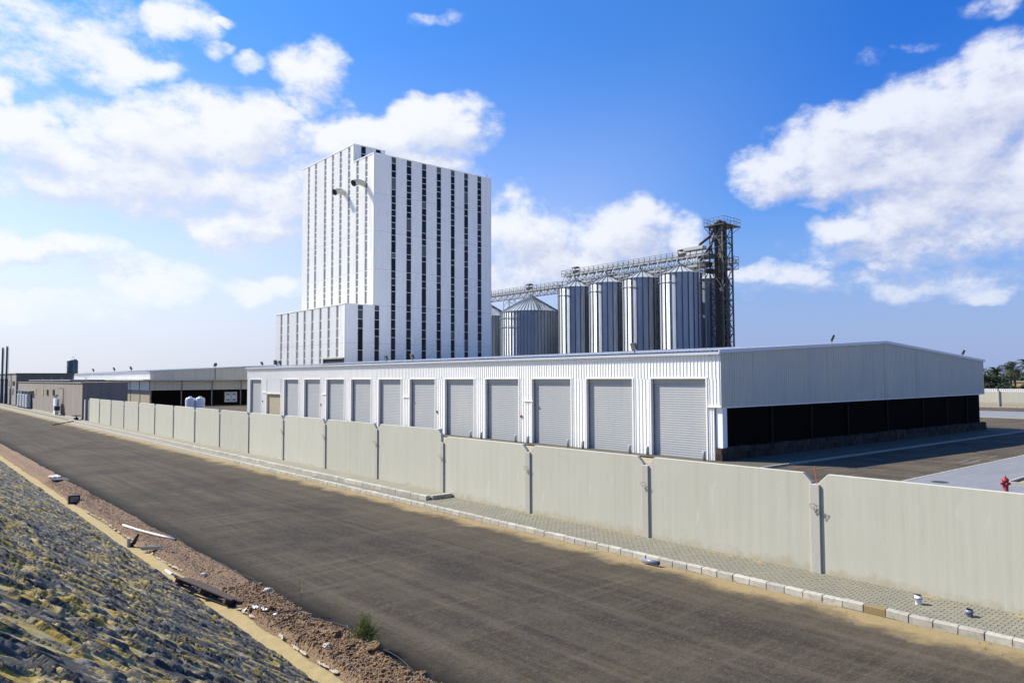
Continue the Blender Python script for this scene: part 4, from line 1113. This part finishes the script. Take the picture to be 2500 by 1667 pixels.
MB().tube([(ex+.7, ey+2.4, 34.0), (ex-.2, ey+3.1, 32.2), (129.3, 89, 29.8), (129.3, 89.2, 29.0)], .25, 8).build('spout', ELEVC, et)
for bx_ in ((ex-2.7, ey+1.5, 29.9, ex+.2, ey+4.5, 30.6), (ex-1.5, ey+2.7, 28.2, ex+.4, ey+5.2, 29.2), (ex-.4, ey+3.1, 27.0, ex+2.5, ey+4.2, 27.8)):
    MB().box(*bx_).build('transfer_box', ELEVC, et)
for z in (7, 14, 21, 27.5, 33):
    MB().box(ex+.15, ey+.15, z, ex+sx_-.15, ey+.55, z+.1).build('landing', DARKSTEEL, et)
m = MB()
for s_ in (0, .5): m.bar((ex+sx_+.25, ey+.4+s_, -.5), (ex+sx_+.25, ey+.4+s_, 37.9), .06)
z = 0
while z < 37.6: m.bar((ex+sx_+.25, ey+.4, z), (ex+sx_+.25, ey+.9, z), .05); z += .5
m.build('ladder', TOWERSTEEL, et)

# ================================================================== LEFT BACKGROUND
w2 = warehouse((39.45, 155.), 'distant white warehouse with a canopy and dark brick base behind the water tanks', False)
gb = thing('utility_building', 'long flat roofed grey plastered building at the end of the boundary wall', 'building', (19.12, 106.5, 0))
MB().box(19.12, 106.5, -.3, 24.4, 166, 4.72).build('wall', GREYPLASTER, gb)
m = MB(); m.box(19.02, 106.4, 4.721, 24.5, 166.1, 4.84); m.build('parapet', GREYPLASTER, gb)
MB().box(18.95, 106.45, -.1, 19.115, 166, .22).build('plinth', KERBC, gb)
m = MB()
for k in range(9): m.box(19.0, 107+k*6, 4.841, 19.12, 107.3+k*6, 4.93)
m.build('roof_bracket', STEELGREY, gb)
for y, z, nm in ((132.5, 3.25, 0), (127.1, 3.3, 0)): 
    MB().box(18.98, y-.5, z-.42, 19.117, y+.5, z+.42).build('wall_vent', DARKVOID, gb)
for y in (144.4, 137.0): MB().box(19.03, y-.35, 2.8, 19.117, y+.35, 3.7).build('sign_plate', YELLOW, gb)
MB().tube([(18.95, 118.5, .3), (18.95, 118.5, 3.9), (18.6, 118.5, 4.05), (18.3, 118.5, 3.95)], .05, 6).build('lamp_bracket', STEELGREY, gb)
m = MB(); m.box(18.5, 146.5, 3.2, 19.117, 162, 3.32)
for k in range(8): m.bar((18.55, 147+k*2.1, 3.2), (19.1, 147+k*2.1, 2.6), .05)
m.build('pipe_rack', STEELGREY, gb)
m = MB()
for k in range(5): m.tube([(20.5, 112+k*9, 4.8), (20.5, 112+k*9, 5.5)], .04, 6)
m.build('roof_post', GALV, gb)
MB().box(20, 120, 5.05, 24.4, 160, 5.18).build('roof_duct', GALV, gb)
for i, y in enumerate((149.5, 152.8, 156.2, 159.6)):
    cb = thing('equipment_cabinet', ['nearest', 'second nearest', 'third nearest', 'farthest'][i] + ' tall pale equipment cabinet against the grey building', 'cabinet', (18.6, y, .1), 'pale cabinets along the grey building')
    MB().box(18.35, y-.95, .5, 18.93, y+.95, 2.65).build('body', CABINET, cb)
    m = MB()
    for k in range(6): m.box(18.33, y-.8, .7+k*.32, 18.349, y+.8, .82+k*.32)
    m.build('louvre', STEELGREY, cb)
    m = MB(); 
    for s in (-.8, .8): m.box(18.4, y+s-.06, .0, 18.9, y+s+.06, .499)
    m.build('leg', STEELGREY, cb); MB().tube([(18.6, y, 2.65), (18.6, y, 3.18)], .09, 8).build('pipe', GALV, cb)
ec = thing('switchgear_stand', 'white electrical switchgear stand with side boxes by the grey building', 'switchgear', (18.5, 121, .1))
MB().box(18.25, 120.3, .1, 18.7, 121.6, 2.55).build('cabinet', TANKW, ec)
for s in (119.6, 121.75): MB().box(18.3, s, 1.5, 18.65, s+.55, 2.5).build('side_box', CABINET, ec)
MB().box(18.0, 118.6, .9, 18.6, 119.5, 1.5).build('tray', BLACK, ec)
m = MB(); m.tube([(18.5, 120.6, 2.55), (18.5, 120.6, 3.0)], .05, 6); m.tube([(18.5, 121.8, 2.5), (18.5, 121.8, 2.85)], .05, 6); m.box(18.35, 120.35, 2.9, 18.65, 120.85, 3.05); m.build('insulator', DARKSTEEL, ec)
tb = thing('plant_building', 'taller dark plastered flat roofed building behind the grey one', 'building', (20.9, 183.1, 0))
MB().box(20.9, 183.1, -.5, 31.2, 250, 6.4).build('wall', TANPLASTER, tb)
MB().box(20.72, 183.25, -.4, 20.897, 249, 6.3).build('front_wall', TAN2, tb)
MB().box(20.6, 182.9, 6.401, 31.4, 250, 6.6).build('parapet', TANPLASTER, tb)
for k in range(8):
    y = 185+k*4.2
    MB().box(20.66, y, 4.0, 20.719, y+2.6, 4.9).build('window', GLASS, tb)
for y in (187, 193.5): MB().box(20.66, y, 2.0, 20.719, y+1.1, 3.3).build('window', GLASS, tb)
MB().box(20.62, 191, -.2, 20.715, 193, 3.2).build('door', STEELGREY, tb)
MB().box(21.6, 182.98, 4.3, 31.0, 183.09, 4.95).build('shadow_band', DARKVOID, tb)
for i, (cx, zt) in enumerate(((19.24, 12.3), (20.02, 12.6))):
    ch = thing('steel_chimney', ['leftmost thin blue grey steel chimney', 'right one of two thin steel chimneys, with a ladder'][i], 'chimney', (cx, 193, 0), 'thin steel chimneys')
    MB().lathe([(.30, 0), (.30, 2.2), (.27, 2.25), (.27, 5.2), (.20, 5.6), (.20, zt-.3)], (cx, 193, 0), 16).build('shaft', CHIMNEY, ch, True)
    MB().lathe([(.20, zt-.3), (.25, zt-.25), (.25, zt), (.2, zt)], (cx, 193, 0), 16).build('rim', TANKW, ch)
    MB().lathe([(.3, 5.15), (.36, 5.15), (.36, 5.3), (.3, 5.3)], (cx, 193, 0), 16).build('collar', DARKSTEEL, ch)
    m = MB()
    for s in (-.1, .1): m.bar((cx+.33+s*.3, 193+s, 0), (cx+.30+s*.3, 193+s, zt-.4), .03)
    z = .3
    while z < zt-.5: m.bar((cx+.33-.03, 192.9, z), (cx+.33+.03, 193.1, z), .03); z += .35
    m.build('ladder', GALV, ch)
tk = thing('water_tower_tank', 'dark blue green cylindrical tank rising behind the distant roofs', 'tank', (40.95, 243, 0))
MB().lathe([(0, 0), (1.4, 0), (1.4, 10.6), (1.32, 10.75), (0, 10.9)], (40.95, 243, 0), 28).build('shell', TANKM, tk, True)
for z in (7.2, 8.7, 10.1): MB().lathe([(1.4, z), (1.47, z), (1.47, z+.12), (1.4, z+.12)], (40.95, 243, 0), 28).build('hoop', TANKM, tk)
m = MB(); m.bar((40.7, 242.3, 10.8), (40.8, 242.3, 11.8), .05); m.bar((41.2, 242.3, 10.8), (41.2, 242.3, 11.8), .05); m.bar((40.8, 242.3, 11.8), (41.2, 242.3, 11.8), .05); m.box(41.1, 242, 10.8, 41.9, 242.6, 11.1); m.build('hatch_rail', STEELGREY, tk)
for i, (cx, cy) in enumerate(((37.95, 125), (39.35, 124.4))):
    t = thing('water_tank', ['left one of two white ribbed plastic water tanks', 'right one of two white ribbed plastic water tanks'][i] + ' in the yard', 'water tank', (cx, cy, -.1), 'white plastic water tanks')
    prof = [(0, -.1), (.72, -.1)]
    for k in range(7): z = .05+k*.27; prof += [(.74, z), (.74, z+.17), (.70, z+.20), (.70, z+.25)]
    prof += [(.72, 1.95), (.60, 2.12), (.25, 2.2), (.25, 2.28), (0, 2.3)]
    MB().lathe(prof, (cx, cy, -.0), 24).build('shell', TANKW, t, True)
    MB().lathe([(.25, 2.29), (.27, 2.29), (.27, 2.36), (0, 2.38)], (cx, cy, 0), 16).build('lid', TANKW, t)
bx = thing('utility_cover', 'small black hinged utility box open on the far sidewalk', 'utility box', (18.0, 103.5, .1))
m = MB(); m.box(17.8, 103.2, .1, 18.2, 103.9, .5); m.build('body', BLACK, bx); MB().box(17.6, 102.9, .72, 18.4, 104.2, .80).build('lid', BLACK, bx); MB().box(17.95, 103.4, .5, 18.05, 103.6, .72).build('hinge', BLACK, bx)
o = MB().tube([(14.6, 97.3, .06), (17.3, 101.2, .2)], .06, 6).build('steel_bar', DARKSTEEL); tag(o, 'dark steel bar lying from the far sidewalk onto the road', 'bar')

# ================================================================== TREES BEYOND THE FAR WALL
frond_meshes = []
for q in range(3):
    r = random.Random(40+q); m = MB(); Lf = 2.7; n = 13
    def fp(t): return Vector((Lf*t*(1-.12*t), 0, .75*math.sin(t*2.4) - .95*t*t))
    m.tube([fp(k/6) for k in range(7)], [.045, .04, .035, .03, .022, .015, .008], 4)
    for k in range(1, n+1):
        t = .12+.86*k/n; p = fp(t); ll = .62*math.sin(math.pi*min(1, t*.9+.12))+.12
        for s in (-1, 1):
            a = p + Vector((.03, 0, 0)); e = p + Vector((ll*.55, s*ll*.85, -.18*ll + r.uniform(-.1, .1)))
            m.add([p+Vector((-.05, 0, .0)), a+Vector((.05, 0, 0)), e, p.lerp(e, .5)+Vector((-.05, s*.03, .02))], [(0,1,2,3)])
    frond_meshes.append(m.mesh('frond', LEAFP))
def palm(x, y, h, label, seed):
    r = random.Random(seed)
    t = thing('palm_tree', label, 'palm tree', (x, y, -1.2), 'date palms beyond the far wall')
    pts = [(x + .25*math.sin(k*.5+seed)*k/8, y + .2*math.cos(k*.7)*k/8, -1.2 + (h+1.2)*k/8) for k in range(9)]
    MB().tube(pts, [.34-.012*k for k in range(9)], 10).build('trunk', BARK, t)
    for k in range(34):
        o = link('frond', frond_meshes[k % 3], t, pts[-1])
        e = r.uniform(-.75, 1.05); o.rotation_euler = (r.uniform(-.25, .25), -e, k*2.399 + r.uniform(-.2, .2)); s = r.uniform(.8, 1.15)*(1 if h > 4 else .8); o.scale = (s, s, s)
    return t
palm(187.5, 49.0, 6.7, 'tall date palm with a full crown standing beyond the far wall', 1)
palm(186.5, 46.0, 6.9, 'date palm cut by the right edge of the frame beyond the far wall', 2)
palm(192.0, 53.4, 5.6, 'shorter date palm left of the tall one beyond the far wall', 3)
palm(196.0, 52.0, 5.9, 'date palm with a leaning crown just behind the tall one', 4)
def leafy(name, label, x, y, zb, w, h, seed, n=900, ls=.32, cat='tree', group='dark trees beyond the far wall', trunk=True):
    r = random.Random(seed); t = thing(name, label, cat, (x, y, zb), group)
    if trunk:
        m = MB(); m.tube([(x, y, zb), (x+.1, y, zb+h*.3), (x+.2, y+.1, zb+h*.55)], [.28, .2, .1], 8)
        for k in range(4):
            a = k*1.7+seed; m.tube([(x+.1, y, zb+h*.3), (x+.1+w*.3*math.cos(a), y+w*.3*math.sin(a), zb+h*.65)], [.12, .04], 6)
        m.build('trunk', BARK, t)
    blobs = [(r.uniform(-.6, .6)*w, r.uniform(-.6, .6)*w, r.uniform(.35, .82)*h, r.uniform(.28, .5)*w) for _ in range(9)] + [(0, 0, .5*h, .5*w)]
    m = MB()
    for _ in range(n):
        bx, by, bz, br = r.choice(blobs); d = Vector((r.gauss(0, 1), r.gauss(0, 1), r.gauss(0, 1))).normalized()*br*r.uniform(.6, 1.05)
        c = Vector((x+bx, y+by, zb+max(.2, bz))) + Vector((d.x, d.y, d.z*.8))
        a = Vector((r.gauss(0, 1), r.gauss(0, 1), r.gauss(0, .6))).normalized(); b = a.cross(Vector((r.gauss(0, 1), r.gauss(0, 1), r.gauss(0, 1)))).normalized(); s = ls*r.uniform(.6, 1.3)
        m.add([c-a*s, c+b*s*.5, c+a*s, c-b*s*.5], [(0,1,2,3)])
    m.build('crown', LEAFD, t)
    return t
tl = [('broad dark tree at the gap right of the warehouse gable', 187, 53.6, 3.0, 7.5), ('dark tree second from the gable corner', 191, 52.9, 2.6, 7.3), ('low dark tree under the shorter date palm', 184, 51.0, 2.6, 5.3), ('rounded dark tree at the foot of the tall palm', 182, 48.9, 2.4, 4.7),
      ('dark tree right of the tall palm trunk', 182, 46.8, 2.4, 4.6), ('dark tree at the right edge of the frame', 181, 44.6, 2.6, 4.8), ('hazy dark tree farther off left of the palms', 236, 66.0, 4.6, 8.6), ('bushy dark tree behind the gable corner', 186, 56.0, 3.0, 7.2), ('tall dark tree far behind the palms', 240, 62.2, 4.6, 7.6), ('dark tree far off at the right frame edge', 242, 58.5, 4.4, 7.4)]
for i, (lb, x, y, w, h) in enumerate(tl): leafy('dark_tree', lb, x, y, -1.2, w, h, 60+i, n=2200, ls=.36)
hb = thing('low_building', 'low sunlit sand coloured building glimpsed behind the palms', 'building', (205, 52, -1))
MB().box(203, 46.5, -1.2, 209, 55.5, 3.7).build('wall', SAND, hb)
MB().box(202.8, 46.3, 3.7, 209.2, 55.7, 3.95).build('roof', TAN2, hb)

# ================================================================== ROADSIDE THINGS
def vh(x, y): return float(verge_h(np.array(float(x)), np.array(float(y))))
# green shrub at the road edge
sh = thing('shrub', 'feathery green shrub growing at the road edge', 'shrub', (7.12, 12.62, .05))
r = random.Random(12); st = MB(); lf = MB()
for k in range(210):
    a = r.uniform(0, 6.283); sp = abs(r.gauss(0, .19)); hgt = r.uniform(.34, .74)*(1-.45*min(1, sp/.4)) + (.10 if k < 8 else 0)
    p0 = Vector((7.12+.05*math.cos(a), 12.62+.06*math.sin(a), .04)); p2 = p0 + Vector((sp*math.cos(a), sp*math.sin(a), hgt))
    p1 = p0.lerp(p2, .5) + Vector((-.03*math.cos(a), -.03*math.sin(a), .05))
    st.tube([p0, p1, p2], [.004, .003, .0015], 4, caps=False)
    for q in range(24):
        t = r.uniform(.25, 1.0); p = p0.lerp(p1, t*2) if t < .5 else p1.lerp(p2, t*2-1)
        d = Vector((r.gauss(0, 1), r.gauss(0, 1), r.uniform(.2, 1.6))).normalized(); l = r.uniform(.02, .07); s = d.cross(Vector((r.gauss(0, 1), r.gauss(0, 1), r.gauss(0, 1)))).normalized()*.0028
        lf.add([p-s, p+s, p+d*l], [(0,1,2)])
st.build('stems', SHRUB, sh); lf.build('foliage', SHRUB, sh)
# tall single weed
wd = thing('tall_weed', 'tall thin weed with a tufted head at the road edge', 'weed', (7.16, 15.5, .04))
st = MB(); st.tube([(7.16, 15.5, .0), (7.15, 15.52, .3), (7.13, 15.54, .55), (7.12, 15.55, .66)], [.007, .006, .005, .003], 6); st.build('stem', DRY, wd)
lf = MB(); r = random.Random(5)
for k in range(90):
    z = r.uniform(.05, .68); f = (.075 if z > .45 else .022)*r.uniform(.5, 1.2)
    a = r.uniform(0, 6.28); p = Vector((7.155-.03*z, 15.5+.07*z, z)); e = p + Vector((f*math.cos(a), f*math.sin(a), .05 if z > .45 else .02)); s = Vector((-math.sin(a), math.cos(a), 0))*.005
    lf.add([p-s, p+s, e], [(0,1,2)])
lf.build('leaves', SHRUB, wd)
r = random.Random(8); m = MB()
for k in range(16):
    a = r.uniform(0, 6.28); l = r.uniform(.12, .34); m.tube([(7.2, 10.4, .02), (7.2+.3*l*math.cos(a), 10.4+.3*l*math.sin(a), l*.6), (7.2+.6*l*math.cos(a), 10.4+.6*l*math.sin(a), l)], [.003, .002, .001], 4, caps=False)
tag(m.build('dry_weed', DRY), 'dry bare weed at the road edge near the bottom of the frame', 'weed')
m = MB()
for k in range(1100):
    y = 9.6 + 30*r.random()**1.5 if k < 900 else r.gauss(35.5, .9); x = (7.06 + r.gauss(0, .035)) if k < 900 else (6.88 + r.gauss(0, .10))
    z = max(.0, vh(min(x, 7.1), y)) ; l = r.uniform(.015, .06); a = r.uniform(0, 6.28)
    m.add([(x-.008, y, z), (x+.008, y+.003, z), (x+l*.5*math.cos(a), y+l*.5*math.sin(a), z+l)], [(0,1,2)])
m.build('verge_weeds', GRASSM, kind='stuff')
# white pipe on the gravel
p = [(6.34, 27.9, vh(6.34, 27.9)+.04), (6.55, 26.7, vh(6.55, 26.7)+.045), (6.76, 25.4, vh(6.76, 25.4)+.035), (6.93, 24.05, vh(6.93, 24.05)+.03)]
o = MB().tube(p, .042, 12).build('plastic_pipe', PVC, smooth=True); tag(o, 'long white plastic pipe lying on the gravel verge', 'pipe')
MB().tube([p[-1], tuple(Vector(p[-1])+Vector((.008, -.05, 0)))], .032, 12).build('pipe_mouth', BLACK, o)
o = MB().tube([(16.33, 13.35, .075), (16.38, 12.82, .075)], .062, 16).build('pipe_offcut', PVCG, smooth=True); tag(o, 'short grey plastic pipe offcut lying on the road against the kerb', 'pipe')
MB().tube([(16.381, 12.819, .075), (16.382, 12.810, .075)], .052, 16).build('pipe_mouth', BLACK, o)
for i, (x, y, hh) in enumerate(((17.72, 6.62, .20), (17.62, 5.58, .15))):
    t = thing('pipe_stub', ['grey and white capped pipe stub standing in the paving nearer the wall post', 'lower tilted grey pipe stub in the paving nearer the right edge'][i], 'pipe', (x, y, .11), 'pipe stubs in the paving')
    o = MB().lathe([(.07, -.03), (.07, hh*.55), (.083, hh*.56), (.083, hh*.86), (.07, hh*.87), (.07, hh)], (x, y, .115), 18).build('tube', PVCG if i else TANKW, t, True)
    MB().lathe([(0, hh-.03), (.062, hh-.03), (.062, hh+.004)], (x, y, .115), 18).build('socket', BLACK, t)
    MB().lathe([(.072, hh*.60), (.085, hh*.60), (.085, hh*.70), (.072, hh*.70)], (x, y, .115), 18).build('collar', PVCG, t)
# floodlight left on the verge
fl = thing('dropped_floodlight', 'small black floodlight standing on the gravel verge', 'floodlight', (6.12, 35.3, vh(6.12, 35.3)))
z = vh(6.12, 35.3)
MB().box(5.92, 35.2, z, 6.34, 35.42, z+.36).build('housing', BLACK, fl); MB().box(5.98, 35.185, z+.08, 6.28, 35.199, z+.31).build('lens', LAMPGL, fl)
MB().box(5.82, 35.05, z-.03, 6.36, 35.19, z+.03).build('bracket', RUST, fl)
# scrap
o = MB().tube([(5.93, 25.0, .08), (5.97, 24.85, .20), (5.99, 24.72, .34), (6.05, 24.68, .46)], [.07, .06, .05, .03], 7).build('rubber_scrap', BLACK); tag(o, 'bent black rubber scrap standing on the sand strip', 'scrap')
o = MB().box(5.80, 24.95, .04, 5.89, 25.03, .30).build('metal_offcut', GALV); tag(o, 'small bright metal offcut beside the black rubber scrap', 'scrap')
t = thing('steel_channel', 'short grey steel channel lying across the mortar line', 'scrap', (6.2, 23.6, .1))
m = MB(); m.bar((5.98, 23.95, .14), (6.38, 23.45, .18), .14, .02); m.build('web', GALV, t)
m = MB(); m.bar((6.03, 23.98, .17), (6.43, 23.48, .21), .02, .09); m.bar((5.93, 23.92, .17), (6.33, 23.42, .21), .02, .09); m.build('flange', GALV, t)
t = thing('plastic_sheet_scrap', 'crumpled dark sheet with a white edge lying on the far gravel', 'scrap', (6.8, 43.2, .15))
def crumple(x0, y0, x1, y1, z, m_, nm, par, seed, amp=.06, nx=9, ny=9, wob=.0):
    X, Y = np.meshgrid(np.linspace(0, 1, nx), np.linspace(0, 1, ny)); Z = z + amp*fbm(X*5+seed, Y*5, seed, 3)
    XX = x0 + (x1-x0)*X + .25*(x1-x0)*(fbm(Y*3, Y*0+seed, seed+1, 2)-.5); YY = y0 + (y1-y0)*Y + .25*(y1-y0)*(fbm(X*3, X*0+seed, seed+2, 2)-.5)
    return link(nm, grid_mesh(nm, XX, YY, Z, m_, False), par, (0, 0, 0)) if par is None else _rel(grid_mesh(nm, XX, YY, Z, m_, False), nm, par)
def _rel(me, nm, par):
    o = bpy.data.objects.new(nm, me); COL.objects.link(o); o.parent = par; o.location = -wloc(par); return o
crumple(6.45, 42.3, 7.12, 43.6, .17, BLACK, 'dark_sheet', t, 3, .12); crumple(6.5, 43.5, 6.95, 44.6, .2, PVC, 'white_sheet', t, 6, .12)
t = thing('cement_bag_scraps', 'torn white bag scraps and rubble on the mortar line', 'scrap', (6.2, 16, .1))
for k in range(6):
    x, y = 6.05+random.uniform(-.02, .3), 15.45+random.uniform(-.1, 1.0); a, b = random.uniform(.06, .13), random.uniform(.08, .2)
    crumple(x, y, x+a, y+b, vh(x, y)+.03, PVC if k % 3 else CABINET, 'bag_scrap', t, 10+k, .11, 5, 5)
o = crumple(6.12, 17.0, 6.32, 17.35, vh(6.2, 17.2)+.04, mat('blue_plastic', (.04, .07, .17), .5), 'blue_scrap', None, 31, .09, 6, 6); tag(o, 'crumpled dark blue plastic scrap at the end of the broken pallet', 'scrap')
# broken pallet leaning on the slope foot
t = thing('broken_pallet', 'broken dark wooden pallet lying at the foot of the slope', 'pallet', (5.8, 17.6, .1))
A, B = Vector((5.50, 19.0, .42)), Vector((6.08, 16.75, .24)); dv = Vector((.40, .10, -.17))
for k in range(4):
    q = dv*(k*.42); o = MB().bar(A+q+Vector((0, random.uniform(-.1, .1), 0)), B+q+Vector((random.uniform(-.03, .03), random.uniform(-.15, .1), random.uniform(-.02, .03))), .085, .026).build('slat', WOOD, t)
for k in range(3):
    c = A.lerp(B, .06+.42*k); MB().bar(c-dv*.15+Vector((0, 0, -.08)), c+dv*1.45+Vector((0, 0, -.08)), .09, .11).build('bearer', WOOD, t)
for k in range(3):
    q = dv*(.15+k*.5)+Vector((0, 0, -.17)); MB().bar(A+q, B+q, .09, .022).build('slat', WOOD, t)
o = MB().prism([(5.36, .50), (5.52, .40), (5.55, .43), (5.40, .53)], 'y', 18.95, 19.45).build('white_board', PVC); tag(o, 'small white board lying at the upper end of the broken pallet', 'board')
# cables and hose
pts = []
for k in range(60):
    y = 26.5 - k*.285; pts.append((6.93 + .09*math.sin(y*1.1) + .05*math.sin(y*2.9) + .14*max(0, (15.5-y)/6), y, vh(6.93, y)*.95 + .05))
o = MB().tube(pts, .006, 6, caps=False).build('cable', DARKSTEEL); tag(o, 'thin grey cable running along the edge of the gravel verge', 'cable')
hp = [(7.02, 15.05), (6.86, 15.15), (6.65, 15.28), (6.42, 15.3), (6.22, 15.12), (6.2, 14.92), (6.36, 14.8), (6.55, 14.85), (6.7, 14.95), (6.8, 14.9)]
o = MB().tube([(x, y, vh(x, y)+.035) for x, y in hp], .013, 6).build('hose', BLACK); tag(o, 'black hose lying in a loop on the brown soil', 'hose')
o = MB().tube([(7.05, 13.25, .12), (7.1, 13.28, .18), (7.16, 13.38, .26), (7.17, 13.45, .27)], .016, 6).build('hose_end', BLACK); tag(o, 'short black curved hose end sticking up at the road edge', 'hose')
rocks = [('white_stone', 6.96, 16.95, .11, ROCK, 'pale pointed stone on the verge beside the thin cable'), ('white_stone', 7.06, 15.4, .065, ROCK, 'small pale stone at the foot of the tall weed'), ('white_stone', 6.36, 19.6, .10, ROCK, 'pale angular stone on the gravel above the broken pallet'), ('white_stone', 6.42, 12.8, .085, ROCK, 'pale stone among brown clods below the hose'),
         ('soil_clod', 6.98, 12.02, .17, CLOD, 'big brown soil clod right below the green shrub'), ('soil_clod', 7.16, 10.72, .12, CLOD, 'brown clod on the road edge near the bottom of the frame'), ('soil_clod', 6.27, 13.75, .10, CLOD, 'brown clod beside the sand strip'), ('soil_clod', 6.60, 13.7, .11, CLOD, 'brown clod in the middle of the verge below the hose'), ('soil_clod', 6.80, 13.2, .12, CLOD, 'brown clod left of the curved hose end'), ('soil_mound', 6.45, 15.75, .17, CLOD, 'small heap of brown soil beside the bag scraps'), ('soil_clod', 6.75, 12.5, .10, CLOD, 'brown clod left of the green shrub')]
for i, (nm, x, y, s, mm, lb) in enumerate(rocks):
    o = link(nm, rock_mesh(s, 300+i).mesh(nm, mm, False), None, (x, y, vh(min(x, 7.05), y)+s*.25)); o.rotation_euler = (0, 0, i*1.3)
    tag(o, lb, {'white_stone': 'stone', 'soil_clod': 'soil clod', 'soil_mound': 'soil heap'}[nm])
m = MB(); m.tube([(6.42, 15.28, vh(6.44, 15.25)+.03), (6.46, 15.2, vh(6.44, 15.25)+.05)], [.022, .032], 12)
tag(m.build('plastic_cup', TANKW), 'white plastic cup lying by the soil heap', 'cup')
r = random.Random(21); m = MB()
for k in range(60):
    x, y = r.uniform(8, 15.8), 4+40*r.random()**1.5; s = r.uniform(.005, .015)
    m.add([(x-s, y-s, .012), (x+s, y-s*.6, .012), (x+s*.7, y+s, .012), (x-s, y+s, .012), (x, y, .015+s)], [(0,1,4),(1,2,4),(2,3,4),(3,0,4)])
m.build('road_grit', GRAVEL, kind='stuff')
